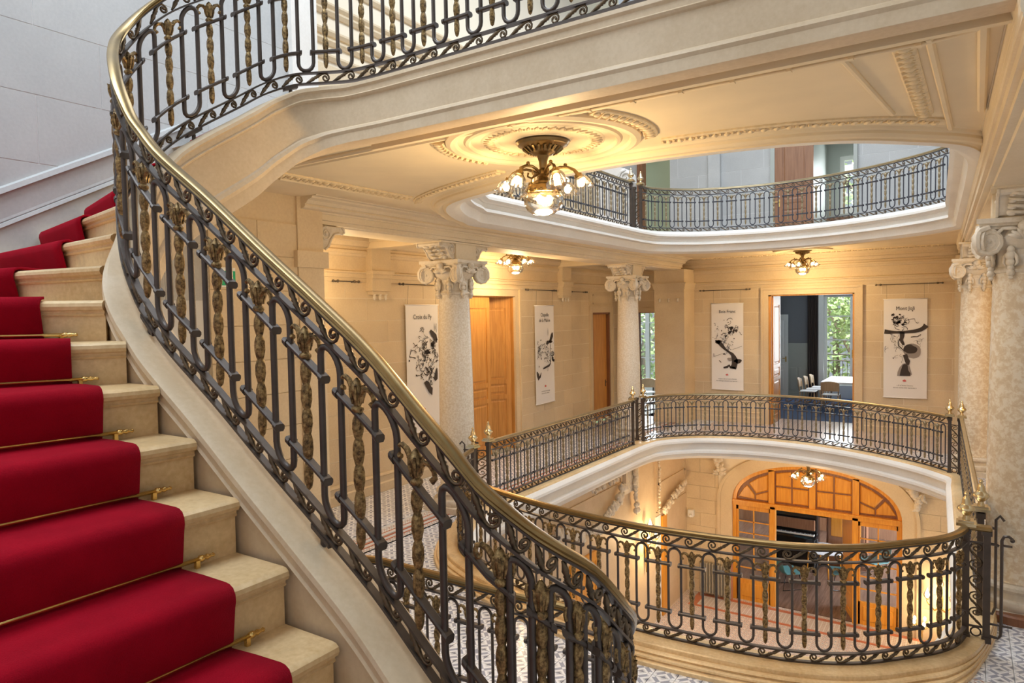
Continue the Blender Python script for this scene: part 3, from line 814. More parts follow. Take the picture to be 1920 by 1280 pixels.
# mouldings on the landing soffit (children of the ceiling)
def soffit_bar(mb, pts, w, d, z=CZ, smooth=False):
    p = Path(pts, smooth=smooth); prof = [(-w / 2, 0), (-w / 2, -d * .5), (-w / 4, -d), (w / 4, -d), (w / 2, -d * .5), (w / 2, 0)]
    path_sweep(mb, p, 0, p.L, [(t, h + z) for t, h in prof], .15)
for pts, w, d in (([(-5.6, 3.90), (2.0, 3.90)], .05, .03), ([(-5.6, 4.0), (-.15, 4.0)], .045, .022), ([(-.16, 3.83), (-.10, 6.0)], .04, .03), ([(.06, 3.83), (.08, 5.55)], .05, .035),
                  ([(-5.35, 4.2), (-5.30, 5.75)], .04, .025), ([(-.55, 3.98), (-.42, 5.35)], .035, .02)):
    mb = MB(); soffit_bar(mb, pts, w, d); mb.build('ceiling_moulding', 'plaster', ceiling)
def egg_row(path, u0, u1, z=CZ, pitch=.085):
    mb = MB()
    path_sweep(mb, path, u0, u1, [(-.055, z), (-.055, z - .012), (-.045, z - .02), (.045, z - .02), (.055, z - .012), (.055, z)], .1)
    u = u0 + pitch / 2
    while u < u1:
        c = path.at(u, 0, 0)[0]; tn = path.at(u + .02)[0] - path.at(u - .02)[0]; tn /= np.linalg.norm(tn)
        nb = np.array([-tn[1], tn[0], 0])
        e = path.at(u, z - .022, 0)[0]
        # egg
        vs_start = len(mb.v); mb.ball((0, 0, 0), 1, 7, 5)
        for i in range(vs_start, len(mb.v)):
            p = mb.v[i]; q = e + tn * p[0] * .024 + nb * p[1] * .036 + np.array([0, 0, p[2] * .018]); mb.v[i] = tuple(q)
        # dart
        f = path.at(u + pitch / 2, z - .02, 0)[0]
        mb.tube([f - nb * .04, f + nb * .04 + [0, 0, -.012]], [.005, .011], 4)
        u += pitch
    return mb.build('egg_and_dart_moulding', 'plastergold', ceiling, smooth=.8)
rowNear = Path([well.at(u, 0, .40)[0] for u in np.linspace(well.near(-.36, 6.0), well.near(-5.05, 6.3), 40)])
RC = (-2.68, 4.52)
uA = min(rowNear.S, key=lambda u: abs(rowNear.at(u)[0][0] + 1.93)); uB = min(rowNear.S, key=lambda u: abs(rowNear.at(u)[0][0] + 3.55))
egg_row(rowNear, 0.05, uA); egg_row(rowNear, uB, rowNear.L - .1)
egg_row(Path([(-5.18, 4.05), (-5.14, 5.80)], smooth=False), 0, 1.72); egg_row(Path([(-.27, 3.96), (-.24, 5.50)], smooth=False), 0, 1.5)
arcR = Path([(RC[0] + .80 * math.cos(a), RC[1] + .80 * math.sin(a)) for a in np.linspace(-.62, .42, 12)]); egg_row(arcR, 0, arcR.L, pitch=.07)
arcL = Path([(RC[0] + .80 * math.cos(a), RC[1] + .80 * math.sin(a)) for a in np.linspace(PI - .42, PI + .62, 12)]); egg_row(arcL, 0, arcL.L, pitch=.07)
# rosette of concentric rings
mb = MB(); mb.lathe([(.74, 0), (.735, -.03), (.70, -.045), (.66, -.04), (.645, -.02), (.60, -.015), (.585, -.03), (.56, -.035), (.545, -.012), (.47, -.010), (.455, -.018), (.36, -.018), (.34, -.006), (.22, -.006), (.21, -.012), (.0, -.012)], 56, (RC[0], RC[1], CZ))
rosette = mb.build('ceiling_rosette', 'plaster', ceiling, smooth=.5)
mb = MB()
for k in range(44):
    a = 2 * PI * k / 44; c = np.array([RC[0] + .41 * math.cos(a), RC[1] + .41 * math.sin(a), CZ - .02])
    d = np.array([math.cos(a), math.sin(a), 0]); t = np.array([-d[1], d[0], 0])
    mb.tube([c - d * .04 - t * .015, c, c + d * .04 + t * .015], [.006, .016, .005], 5); mb.ball(tuple(c + t * .03), .011, 6, 4)
mb.build('leaf_ring', 'plastergold', rosette, smooth=True)
# surface conduit with clips along the beam
cp = thing('conduit_pipe', 'thin painted conduit clipped along the landing ceiling above the chandelier', 'pipe', (-1.0, 3.955, CZ - .02))
mb = MB(); mb.tube([(-2.75, 3.955, CZ - .022), (-.15, 3.965, CZ - .022), (.02, 3.94, CZ - .02), (.1, 3.84, CZ - .02)], .011, 8); mb.build('pipe', 'plaster', cp, smooth=True)
for k in range(9):
    x = -2.6 + k * .3; mb = MB(); mb.box(x - .012, x + .012, 3.935, 3.975, CZ - .038, CZ); mb.build('clip', 'plaster', cp)

# ---------------------------------------------------------------- landing beam / stair string
STR = [(-.10, -.05), (.10, -.05), (.128, -.06), (.132, -.085), (.118, -.10), (.118, -.135), (.128, -.145), (.118, -.158), (.106, -.165), (.106, -.355), (.118, -.365), (.128, -.385), (.118, -.405), (.12, -.47), (.10, -.475)]
STR2 = STR + [(-t, h) for t, h in reversed(STR[2:])]
uL = pathStair.near(-4.12, 3.28)
mb = MB(); us = np.arange(.3, pathStair.L, .045); uA_, uB_ = pathStair.near(-4.13, 2.9), pathStair.near(-3.7, 3.66)
def slim(u):
    f = min(1, max(0, (u - u_turn) / .5)); return 1 - .88 * f * f * (3 - 2 * f)
u_turn = pathStair.near(-3.46, 1.83)
def deep(u): 
    f = min(1, max(0, (u - uA_) / (uB_ - uA_))); f = f * f * (3 - 2 * f); return 1.38 * (1 - f) + f
mb.loft([[pathStair.at(u, h if h > -.17 else -.165 + (h + .165) * (1 + (deep(u) - 1) * 1.4), t * (slim(u) if t > 0 else 1))[0] for t, h in STR2] for u in us])
stair_string = struct(mb.build('trim_5', 'stringer', smooth=.35), 'moulded stone string of the stairs sweeping up into the landing beam')
# sloping soffit under the upper winders
mb = MB(); rowsS = []
for u in np.linspace(pathStair.near(-3.6, 1.85), uB_, 26):
    p = pathStair.at(u, -.15 - .30 * (1 + (deep(u) - 1) * 1.4), 0)[0]
    rowsS.append([tuple(p), (min(-6.1, p[0] - .1), p[1] + .02, p[2])])
mb.add([q for r in rowsS for q in r], [(2 * i, 2 * i + 1, 2 * i + 3, 2 * i + 2) for i in range(len(rowsS) - 1)]); struct(mb.build('ceiling_stair', 'stringer', smooth=True))
# stone joints across the string (thin recessed dark lines read as joints)
# soffit bands between the beam and the ceiling
for y, w, z0 in ((3.835, .05, 4.165), (3.872, .03, 4.18)):
    mb = MB(); mb.box(-3.7, 2.2, y - w / 2, y + w / 2, z0, CZ + .01); struct(mb.build('trim_6', 'plaster'))
mb = MB(); mb.box(-3.75, 2.2, 3.79, 3.83, 4.15, 4.46); struct(mb.build('trim_7', 'plaster'))

# ---------------------------------------------------------------- staircase
NZ = {-7: (.10, .09), -6: (.32, -.20), -5: (.55, -.49), -4: (.78, -.78), -3: (1.01, -1.07), -2: (1.24, -1.36), -1: (1.47, -1.65), 0: (1.70, -1.945), 1: (1.93, -2.215), 2: (2.16, -2.515), 3: (2.38, -2.80), 4: (2.60, -3.07)}
SL = {0: 0, 1: 0, 2: .01, 3: .04, 4: .13}
noses = {}
for k, (z, x) in NZ.items(): noses[k] = (np.array([x, 1.70]), np.array([x - SL.get(k, 0) * 1.9, -.25]), z)
for k, (a, b, z) in {5: ((-3.33, 1.70), (-4.15, -.25), 2.80), 6: ((-3.49, 1.70), (-5.6, -.25), 3.00), 7: ((-3.51, 1.715), (-6.1, 1.40), 3.185), 8: ((-3.56, 1.79), (-6.1, 2.16), 3.38),
                     9: ((-3.76, 1.97), (-6.1, 2.52), 3.585), 10: ((-3.95, 2.20), (-6.1, 2.84), 3.79), 11: ((-4.08, 2.46), (-6.1, 3.10), 3.98), 12: ((-4.12, 2.80), (-6.1, 3.32), 4.15), 13: ((-4.12, 3.15), (-6.1, 3.50), 4.31), 14: ((-4.12, 3.52), (-6.1, 3.68), 4.47)}.items():
    noses[k] = (np.array(a), np.array(b), z)
us_ = np.arange(pathStair.near(-3.1, 1.83), uB_ + .3, .004); ed_ = np.array([pathStair.at(u, -.072, .128 * slim(u))[0] for u in us_])
for k in range(5, 15):
    i = int(np.argmin(abs(ed_[:, 2] - noses[k][2]))); noses[k] = (ed_[i][:2].copy(), noses[k][1], noses[k][2])
stairs = thing('staircase', 'cream limestone staircase winding up at the left under the red carpet', 'staircase', (-2.2, 1.0, 0))
stairs['kind'] = 'thing'
def offs(a, b, f):
    d = (b - a) / np.linalg.norm(b - a); n = np.array([-d[1], d[0]])
    # forward = towards lower steps
    return n * f
fw = {}
for k in noses:
    a, b, z = noses[k]; n = offs(a, b, 1.0)
    ref = noses[k - 1] if k - 1 in noses else None
    if ref is not None:
        if ((ref[0] + ref[1]) / 2 - (a + b) / 2) @ n < 0: n = -n
    else: n = np.array([1., 0])
    fw[k] = n
for k in sorted(noses):
    a, b, z = noses[k]; n = fw[k]
    if k + 1 in noses: a2, b2, _ = noses[k + 1]; n2 = fw[k + 1]
    else: a2, b2, n2 = a + np.array([0, .25]), b + np.array([0, .25]), np.array([0, -1.])
    # outer corner filler between winders that turn past the wall corner
    mb = MB()
    R = []
    for f, zz in ((.0, -.004), (.018, -.003), (.032, -.014), (.036, -.030), (.028, -.046), (.012, -.052), (.010, -.062), (.016, -.068), (.010, -.076), (.0, -.078), (-.002, -.34)):
        R.append((f, z + zz))
    top_back_a, top_back_b = a2 - n2 * .03, b2 - n2 * .03
    # profile rings at both ends
    ringA = [(*(a + n * f), zz) for f, zz in R] + [(*top_back_a, z - .34), (*top_back_a, z - .0)]
    ringB = [(*(b + n * f), zz) for f, zz in R] + [(*top_back_b, z - .34), (*top_back_b, z - .0)]
    mid = [tuple((np.array(p) + np.array(q)) / 2) for p, q in zip(ringA, ringB)]
    ringA[0] = (*ringA[0][:2], z); ringB[0] = (*ringB[0][:2], z)
    mb.loft([ringA, ringB])
    if k == 6:   # winder reaching into the wall corner
        mb.prism([(-5.6, -.25), (-6.1, -.25), (-6.1, 1.37)], lambda p, q, h: (p, q, h), z - .34, z)
    mb.build('step', 'step', stairs, smooth=.6)
# carpet runner: one piece of cloth following every tread and riser
IN = {k: .26 for k in range(-7, 4)}; IN.update({3: .26, 4: .32, 5: .42, 6: .55, 7: .70, 8: .82, 9: .80, 10: .72, 11: .62, 12: .6, 13: .6, 14: .6})
OUT = {k: 1.75 for k in range(-7, 6)}; OUT.update({6: 2.3, 7: 2.25, 8: 2.25, 9: 1.92, 10: 1.75, 11: 1.68, 12: 1.62, 13: 1.62, 14: 1.62})
def solve_in(k, px):
    a, b, z = noses[k]; d = (b - a) / np.linalg.norm(b - a); best = None
    for q in np.arange(.02, 2.2, .01):
        p = np.array([*(a + d * q), z - EYE]); c = p[0] * dX + p[1] * dY + p[2] * dZ
        e = abs(960 + FPX * c[0] / c[2] - px) if c[2] > .1 else 1e9
        if best is None or e < best[0]: best = (e, q)
    return best[1]
for k, px in ((0, 528), (1, 421), (2, 330), (3, 252), (4, 186), (5, 131), (6, 84), (7, 40), (8, 130)): IN[k] = solve_in(k, px)
OUT[8] = solve_in(8, 8)
NSEG = 10; rows = []
def crow(k, f, z, k2=None):
    a, b, _ = noses[k]; d = (b - a) / np.linalg.norm(b - a); n = fw[k]
    p = a + d * IN[k] + n * f; q = a + d * OUT[k] + n * f
    return [(*(p + (q - p) * i / NSEG), z) for i in range(NSEG + 1)]
for k in sorted(noses):
    z = noses[k][2]; zp = noses[k - 1][2] if k - 1 in noses else 0
    for f, zz in ((.018, zp + .012), (.030, zp + .05), (.046, z - .06), (.052, z - .035), (.050, z - .014), (.040, z + .004), (.022, z + .013), (.0, z + .015)):
        rows.append(crow(k, f, zz))
    if k + 1 in noses:
        r2 = crow(k + 1, .03, z + .014); r1 = rows[-1]
        rows.append([tuple(np.array(p) * .5 + np.array(q) * .5) for p, q in zip(r1, r2)])
mb = MB(); m = NSEG + 1
mb.add([p for r in rows for p in r], [(i * m + j, i * m + j + 1, (i + 1) * m + j + 1, (i + 1) * m + j) for i in range(len(rows) - 1) for j in range(NSEG)])
carpet = mb.build('stair_carpet', 'velvet', smooth=True)
sol = carpet.modifiers.new('solid', 'SOLIDIFY'); sol.thickness = .014; sol.offset = 0
tag(carpet, 'deep red velvet carpet runner following every tread of the stone stairs', 'carpet')
# brass stair rods
words = {-1: 'brass stair rod below the lowest visible tread', 0: 'lowest brass stair rod in view, at the bottom edge of the red carpet', 1: 'second brass stair rod up on the red carpet', 2: 'third brass stair rod up on the red carpet', 3: 'fourth brass stair rod up on the red carpet',
         4: 'fifth brass stair rod up on the red carpet', 5: 'highest visible brass stair rod on the red carpet'}
for k in range(0, 6):
    a, b, _ = noses[k + 1]; z = noses[k][2]; d = (b - a) / np.linalg.norm(b - a); n = fw[k + 1]
    p = a + d * .16 + n * .03; q = a + d * 1.85 + n * .03
    r = thing('stair_rod', words[k], 'stair rod', (*p, z), 'brass stair rods')
    mb = MB(); mb.tube([(*p, z + .034), (*q, z + .034)], .0085, 8); mb.build('rod', 'brass', r, smooth=True)
    for s, e in ((p, -d), (q, d)):
        mb = MB(); e3 = np.array([e[0], e[1], 0]); s3 = np.array([s[0], s[1], z + .034])
        mb.tube([s3 + e3 * t for t in (-.025, -.02, -.005, 0, .012, .02, .03, .038, .045)], [.009, .013, .013, .008, .012, .009, .006, .009, .003], 8); mb.build('finial', 'brass', r, smooth=True)
        mb = MB(); c = s3 - e3 * .03; mb.box(c[0] - .008, c[0] + .008, c[1] - .008, c[1] + .008, z + .0, z + .03); mb.build('bracket', 'brass', r)
# ---------------------------------------------------------------- gallery walls
D1 = (-4.09, -2.16, 0, 3.24)            # big doorway in the far wall
D2 = (-7.62, -6.86, 0, 2.86)            # doorway at the end of the left aisle
wall('wall_back', 'Y', 17.8, 1, -8.05, 2.2, 0, 4.21, [(-4.25, -2.0, 0, 3.40), (-7.72, -6.77, 0, 2.95)], .36, .92, zb=(.30, 3.44), label='far gallery wall of warm stone blocks')
DD = (10.62, 12.25, 0, 3.26); SD = (15.92, 16.97, 0, 2.88)
wall('wall_left', 'X', -8.05, -1, 5.0, 17.8, 0, 4.21, [(10.45, 12.42, 0, 3.42), (15.8, 17.09, 0, 3.38)], .36, .92, zb=(.30, 3.44), label='left gallery wall of warm stone blocks', off=.3)
def frame_rect(name, axis, pos, out, a0, a1, z1, w, d, mat, lab=None):
    """stone architrave round an opening (two stepped bands)"""
    mb = MB()
    for (ww, dd, o) in ((w, d * .6, 0), (w * .28, d, w * .70)):
        for r in ((a0 - o - ww, a0 - o, 0, z1 + o + ww), (a1 + o, a1 + o + ww, 0, z1 + o + ww), (a0 - o, a1 + o, z1 + o, z1 + o + ww)):
            p, q = sorted((pos + out * dd, pos - out * .25))
            if axis == 'X': mb.box(p, q, *r)
            else: mb.box(r[0], r[1], p, q, r[2], r[3])
    return struct(mb.build(name, mat), lab)
frame_rect('trim_8', 'Y', 17.8, -1, D1[0], D1[1], D1[3], .18, .07, 'stone', 'stone architrave of the doorway in the far wall')
frame_rect('trim_9', 'Y', 17.8, -1, D2[0], D2[1], D2[3], .11, .05, 'stone', 'stone architrave at the end of the left aisle')
frame_rect('trim_10', 'X', -8.05, 1, DD[0], DD[1], DD[3], .20, .07, 'stone', 'stone architrave of the double oak door')
frame_rect('trim_11', 'X', -8.05, 1, SD[0], SD[1], SD[3], .17, .05, 'stone', 'stone architrave of the single oak door')
mb = MB(); mb.box(-8.3, -8.03, 15.76, 17.13, 3.0, 3.40); mb.box(-8.03, -8.02, 15.95, 16.95, 3.10, 3.13); mb.box(-8.03, -8.02, 15.95, 16.95, 3.32, 3.35); mb.box(-8.03, -8.02, 15.95, 15.98, 3.10, 3.35); mb.box(-8.03, -8.02, 16.92, 16.95, 3.10, 3.35)
struct(mb.build('trim_12', 'stone'))
# entablature of the walls
ENT = [(-.02, 3.44), (.015, 3.44), (.015, 3.50), (.03, 3.505), (.03, 3.565), (.05, 3.58), (.05, 3.60), (.01, 3.62), (.01, 3.83), (.03, 3.845), (.045, 3.88), (.06, 3.885), (.06, 3.93), (.03, 3.935), (.03, 3.985), (.08, 4.0), (.10, 4.06), (.14, 4.075), (.14, 4.13), (.16, 4.15), (.17, 4.20), (-.02, 4.20)]
mb = MB(); extrude(mb, (-8.05, 17.8), (2.2, 17.8), ENT, (0, -1)); struct(mb.build('trim_13', 'stone'), 'moulded cornice of the far gallery wall')
mb = MB(); extrude(mb, (-8.05, 5.0), (-8.05, 17.8), ENT, (1, 0)); struct(mb.build('trim_14', 'stone'), 'moulded cornice of the left gallery wall')
SKIRT = [(-.02, 0), (.06, 0), (.06, .14), (.04, .16), (.04, .25), (.055, .265), (.045, .285), (.01, .30), (-.02, .30)]
for nm, p0, p1, o in (('baseboard_left', (-8.05, 5.0), (-8.05, 10.42), (1, 0)), ('baseboard_left_far', (-8.05, 12.47), (-8.05, 15.76), (1, 0)), ('baseboard_back', (-1.95, 17.8), (2.2, 17.8), (0, -1)), ('baseboard_back_left', (-6.75, 17.8), (-4.28, 17.8), (0, -1))):
    mb = MB(); extrude(mb, p0, p1, SKIRT, o); struct(mb.build(nm, 'stone'))

# pilasters in the far corners, stone end of the stair wall
def guttae(parent, pts, out, mat='relief'):
    for p in pts:
        m = MB(); m.lathe([(.004, -.10), (.020, -.085), (.026, -.05), (.016, -.03), (.03, -.012), (.034, 0)], 7, (p[0] + out[0] * .04, p[1] + out[1] * .04, p[2])); m.build('drop', mat, parent, smooth=True)
def pilaster(nm, x0, x1, y0, y1, lab):
    mb = MB(); mb.box(x0, x1, y0, y1, 0, 3.95); mb.box(x0 - .03, x1 + .03, y0 - .03, y1, 0, .16); mb.box(x0 - .015, x1 + .015, y0 - .015, y1, .16, .30)
    for z0, z1, e in ((3.44, 3.50, .02), (3.50, 3.57, .035), (3.57, 3.61, .055), (3.36, 3.375, .012), (3.20, 3.212, .01)): mb.box(x0 - e, x1 + e, y0 - e, y1, z0, z1)
    o = struct(mb.build(nm, 'stone'), lab)
    guttae(o, [(x0 + (x1 - x0) * f, y0 - .0, 3.21) for f in (.2, .5, .8)], (0, -1))
    return o
pilaster('trim_15', -6.78, -5.98, 17.02, 17.8, 'stone pier at the far left corner of the gallery')
pilaster('trim_16', -.18, .75, 17.1, 17.8, 'stone pier at the far right corner of the gallery')
for x0 in (-6.7,):
    pass
# wall brackets on the left wall carrying the cross beams
for i, (y0, y1) in enumerate(((7.93, 8.36), (14.14, 14.58))):
    mb = MB(); mb.box(-8.05, -7.90, y0, y1, 3.30, 3.97); mb.box(-8.05, -7.85, y0 - .03, y1 + .03, 3.56, 3.62); mb.box(-8.05, -7.87, y0 - .01, y1 + .01, 3.50, 3.56); mb.box(-8.05, -7.93, y0 + .04, y1 - .04, 3.24, 3.30)
    o = struct(mb.build('trim_%d' % (17 + i), 'stone'), 'stone wall bracket under the ceiling beam')
    guttae(o, [(-7.96, y0 + (y1 - y0) * f, 3.25) for f in (.2, .5, .8)], (.2, 0))
    mb = MB(); mb.box(-8.05, -6.5, y0 + .01, y1 - .01, 3.97, 4.21); mb.box(-8.05, -6.5, y0 - .04, y1 + .04, 4.07, 4.21); struct(mb.build('trim_%d' % (19 + i), 'plaster'), 'ceiling beam crossing the left aisle')
# coffers of the left aisle
for y0, y1 in ((5.3, 7.85), (8.5, 14.0), (14.75, 17.2)):
    mb = MB()
    for r in ((-7.85, -7.75, y0, y1), (-6.85, -6.75, y0, y1), (-7.85, -6.75, y0, y0 + .1), (-7.85, -6.75, y1 - .1, y1)): mb.box(*r, 4.13, 4.21)
    struct(mb.build('trim_21', 'plaster'))
# entablatures over the columns, left and right
BEAML = [(.0, 3.93), (.24, 3.93), (.25, 3.945), (.30, 3.945), (.30, 3.985), (.33, 3.99), (.33, 4.055), (.345, 4.06), (.35, 4.075), (.40, 4.085), (.425, 4.105), (.42, 4.125), (.44, 4.13), (.47, 4.16), (.53, 4.178), (.54, 4.195), (.60, 4.196), (.61, 4.21), (0, 4.21)]
mb = MB(); extrude(mb, (-6.38, 5.0), (-6.38, 17.1), BEAML, (1, 0)); extrude(mb, (-6.38, 5.0), (-6.38, 17.1), BEAML, (-1, 0)); struct(mb.build('trim_22', 'beam'), 'stone beam carried by the left columns')
BEAMR = [(o if o <= .345 else .345 + (o - .345) * .12, z) for o, z in BEAML]
mb = MB(); extrude(mb, (.53, 3.5), (.20, 17.2), BEAMR, (-1, 0)); extrude(mb, (.53, 3.5), (.20, 17.2), BEAMR, (1, 0)); struct(mb.build('trim_23', 'beam'), 'stone beam carried by the right columns')

# ---------------------------------------------------------------- stair wall at the left
JZ = [3.35 + .54 * k for k in range(-8, 12)]
wall('wall_stair', 'X', -6.1, -1, -1.0, 4.95, .04, 9.2, [], .537, .98, stone='pale', joint='palejoint', zb=(3.07, 7.9), off=.42, skip=lambda r: r[0] > 3.9 and r[3] < 4.3, label='limestone wall rising beside the winding stairs, cool daylight painted into its tone')
mb = MB(); mb.box(-6.101, -6.06, 3.9, 4.95, 0, 4.3); we = struct(mb.build('wall_stair_end', 'stone'), 'end of the stair wall under the landing, warm lamplight painted into its stone')  # same stone as the wall above; warm light is put into the colour
k = 0
for z in np.arange(.3, 3.8, .36):
    for y0, y1 in ((3.9, 4.45), (4.45, 4.95)):
        m = MB(); m.box(-6.07, -6.045, y0 + .003, y1 - .003, z + .003, min(z + .357, 3.9)); m.build('stone_block', 'stone', we)
mb = MB(); mb.box(-6.75, -6.03, 4.95, 5.3, 0, 4.47); mb.box(-6.78, -5.98, 4.9, 5.33, 3.44, 3.62); struct(mb.build('trim_24', 'stone'), 'stone pier ending the stair wall')
mb = MB(); mb.box(-6.75, -6.03, 4.95, 5.3, 4.47, 9.2); struct(mb.build('trim_25', 'white'), 'white stone pier on the upper landing')
# carved console at the end of the pier, walls of the stair behind the photographer
cn = thing('carved_console', 'carved scroll console under the beam at the end of the stair wall', 'carving', (-6.35, 5.3, 3.7)); cn['kind'] = 'thing'
prof = [(0, 3.66), (.05, 3.66), (.10, 3.70), (.14, 3.78), (.19, 3.84), (.26, 3.86), (.31, 3.85), (.34, 3.87), (.335, 3.905), (.31, 3.925), (0, 3.925)]
mb = MB(); mb.prism(prof, lambda a, b, h: (h, 5.3 + a, b), -6.55, -6.06); mb.build('body', 'relief', cn, smooth=.6)
mb = MB(); mb.tube([(-6.055, 5.3 + a, b) for a, b in prof[1:-1]], .014, 5); spiral(mb, (-6.055, 5.37, 3.84), (0, 1, 0), (0, 0, 1.), .07, .014, 1, (0, 0, 0), 1.6, 16); spiral(mb, (-6.055, 5.29, 3.885), (0, 1, 0), (0, 0, 1.), .03, .01, 1, (0, 0, 0), 1.2, 10); mb.build('scroll', 'relief', cn, smooth=True)
wall('wall_front', 'Y', -.75, -1, -6.1, 3.0, -.1, 9.2, [], .54, .98, stone='pale', joint='palejoint', zb=(0, .1), label='stair wall behind the photographer')
wall('wall_right_end', 'X', 3.0, 1, -.75, 9.5, -.1, 9.2, [], .54, .98, stone='pale', joint='palejoint', zb=(0, .1))
mb = MB(); mb.box(-2.6, 3.0, -.75, 3.6, 9.2, 9.35); struct(mb.build('ceiling_upper', 'plaster'))
# sloping baseboard of the stairs
mb = MB()
sl1 = (4.36 - 3.897) / (3.093 - 2.236)
def slope_strip(za, h, d, y0=-.6, y1=3.75):
    f = lambda y: za + (y - 2.236) * sl1
    rings = [[(-6.11, y, f(y)), (-6.1 + d, y, f(y)), (-6.1 + d * .8, y, f(y) + h * .7), (-6.11, y, f(y) + h)] for y in (y0, y1)]
    mb.loft(rings)
slope_strip(3.87, .06, .045); slope_strip(3.62, .04, .035); slope_strip(3.66, .03, .02)
rings = [[(-6.11, y, 3.62 + (y - 2.236) * sl1 - .9), (-6.085, y, 3.62 + (y - 2.236) * sl1 - .9), (-6.085, y, 3.88 + (y - 2.236) * sl1), (-6.11, y, 3.88 + (y - 2.236) * sl1)] for y in (-.6, 3.75)]
mb.loft(rings)
struct(mb.build('baseboard_stair', 'pale'), 'pale stone skirting climbing with the winder steps')

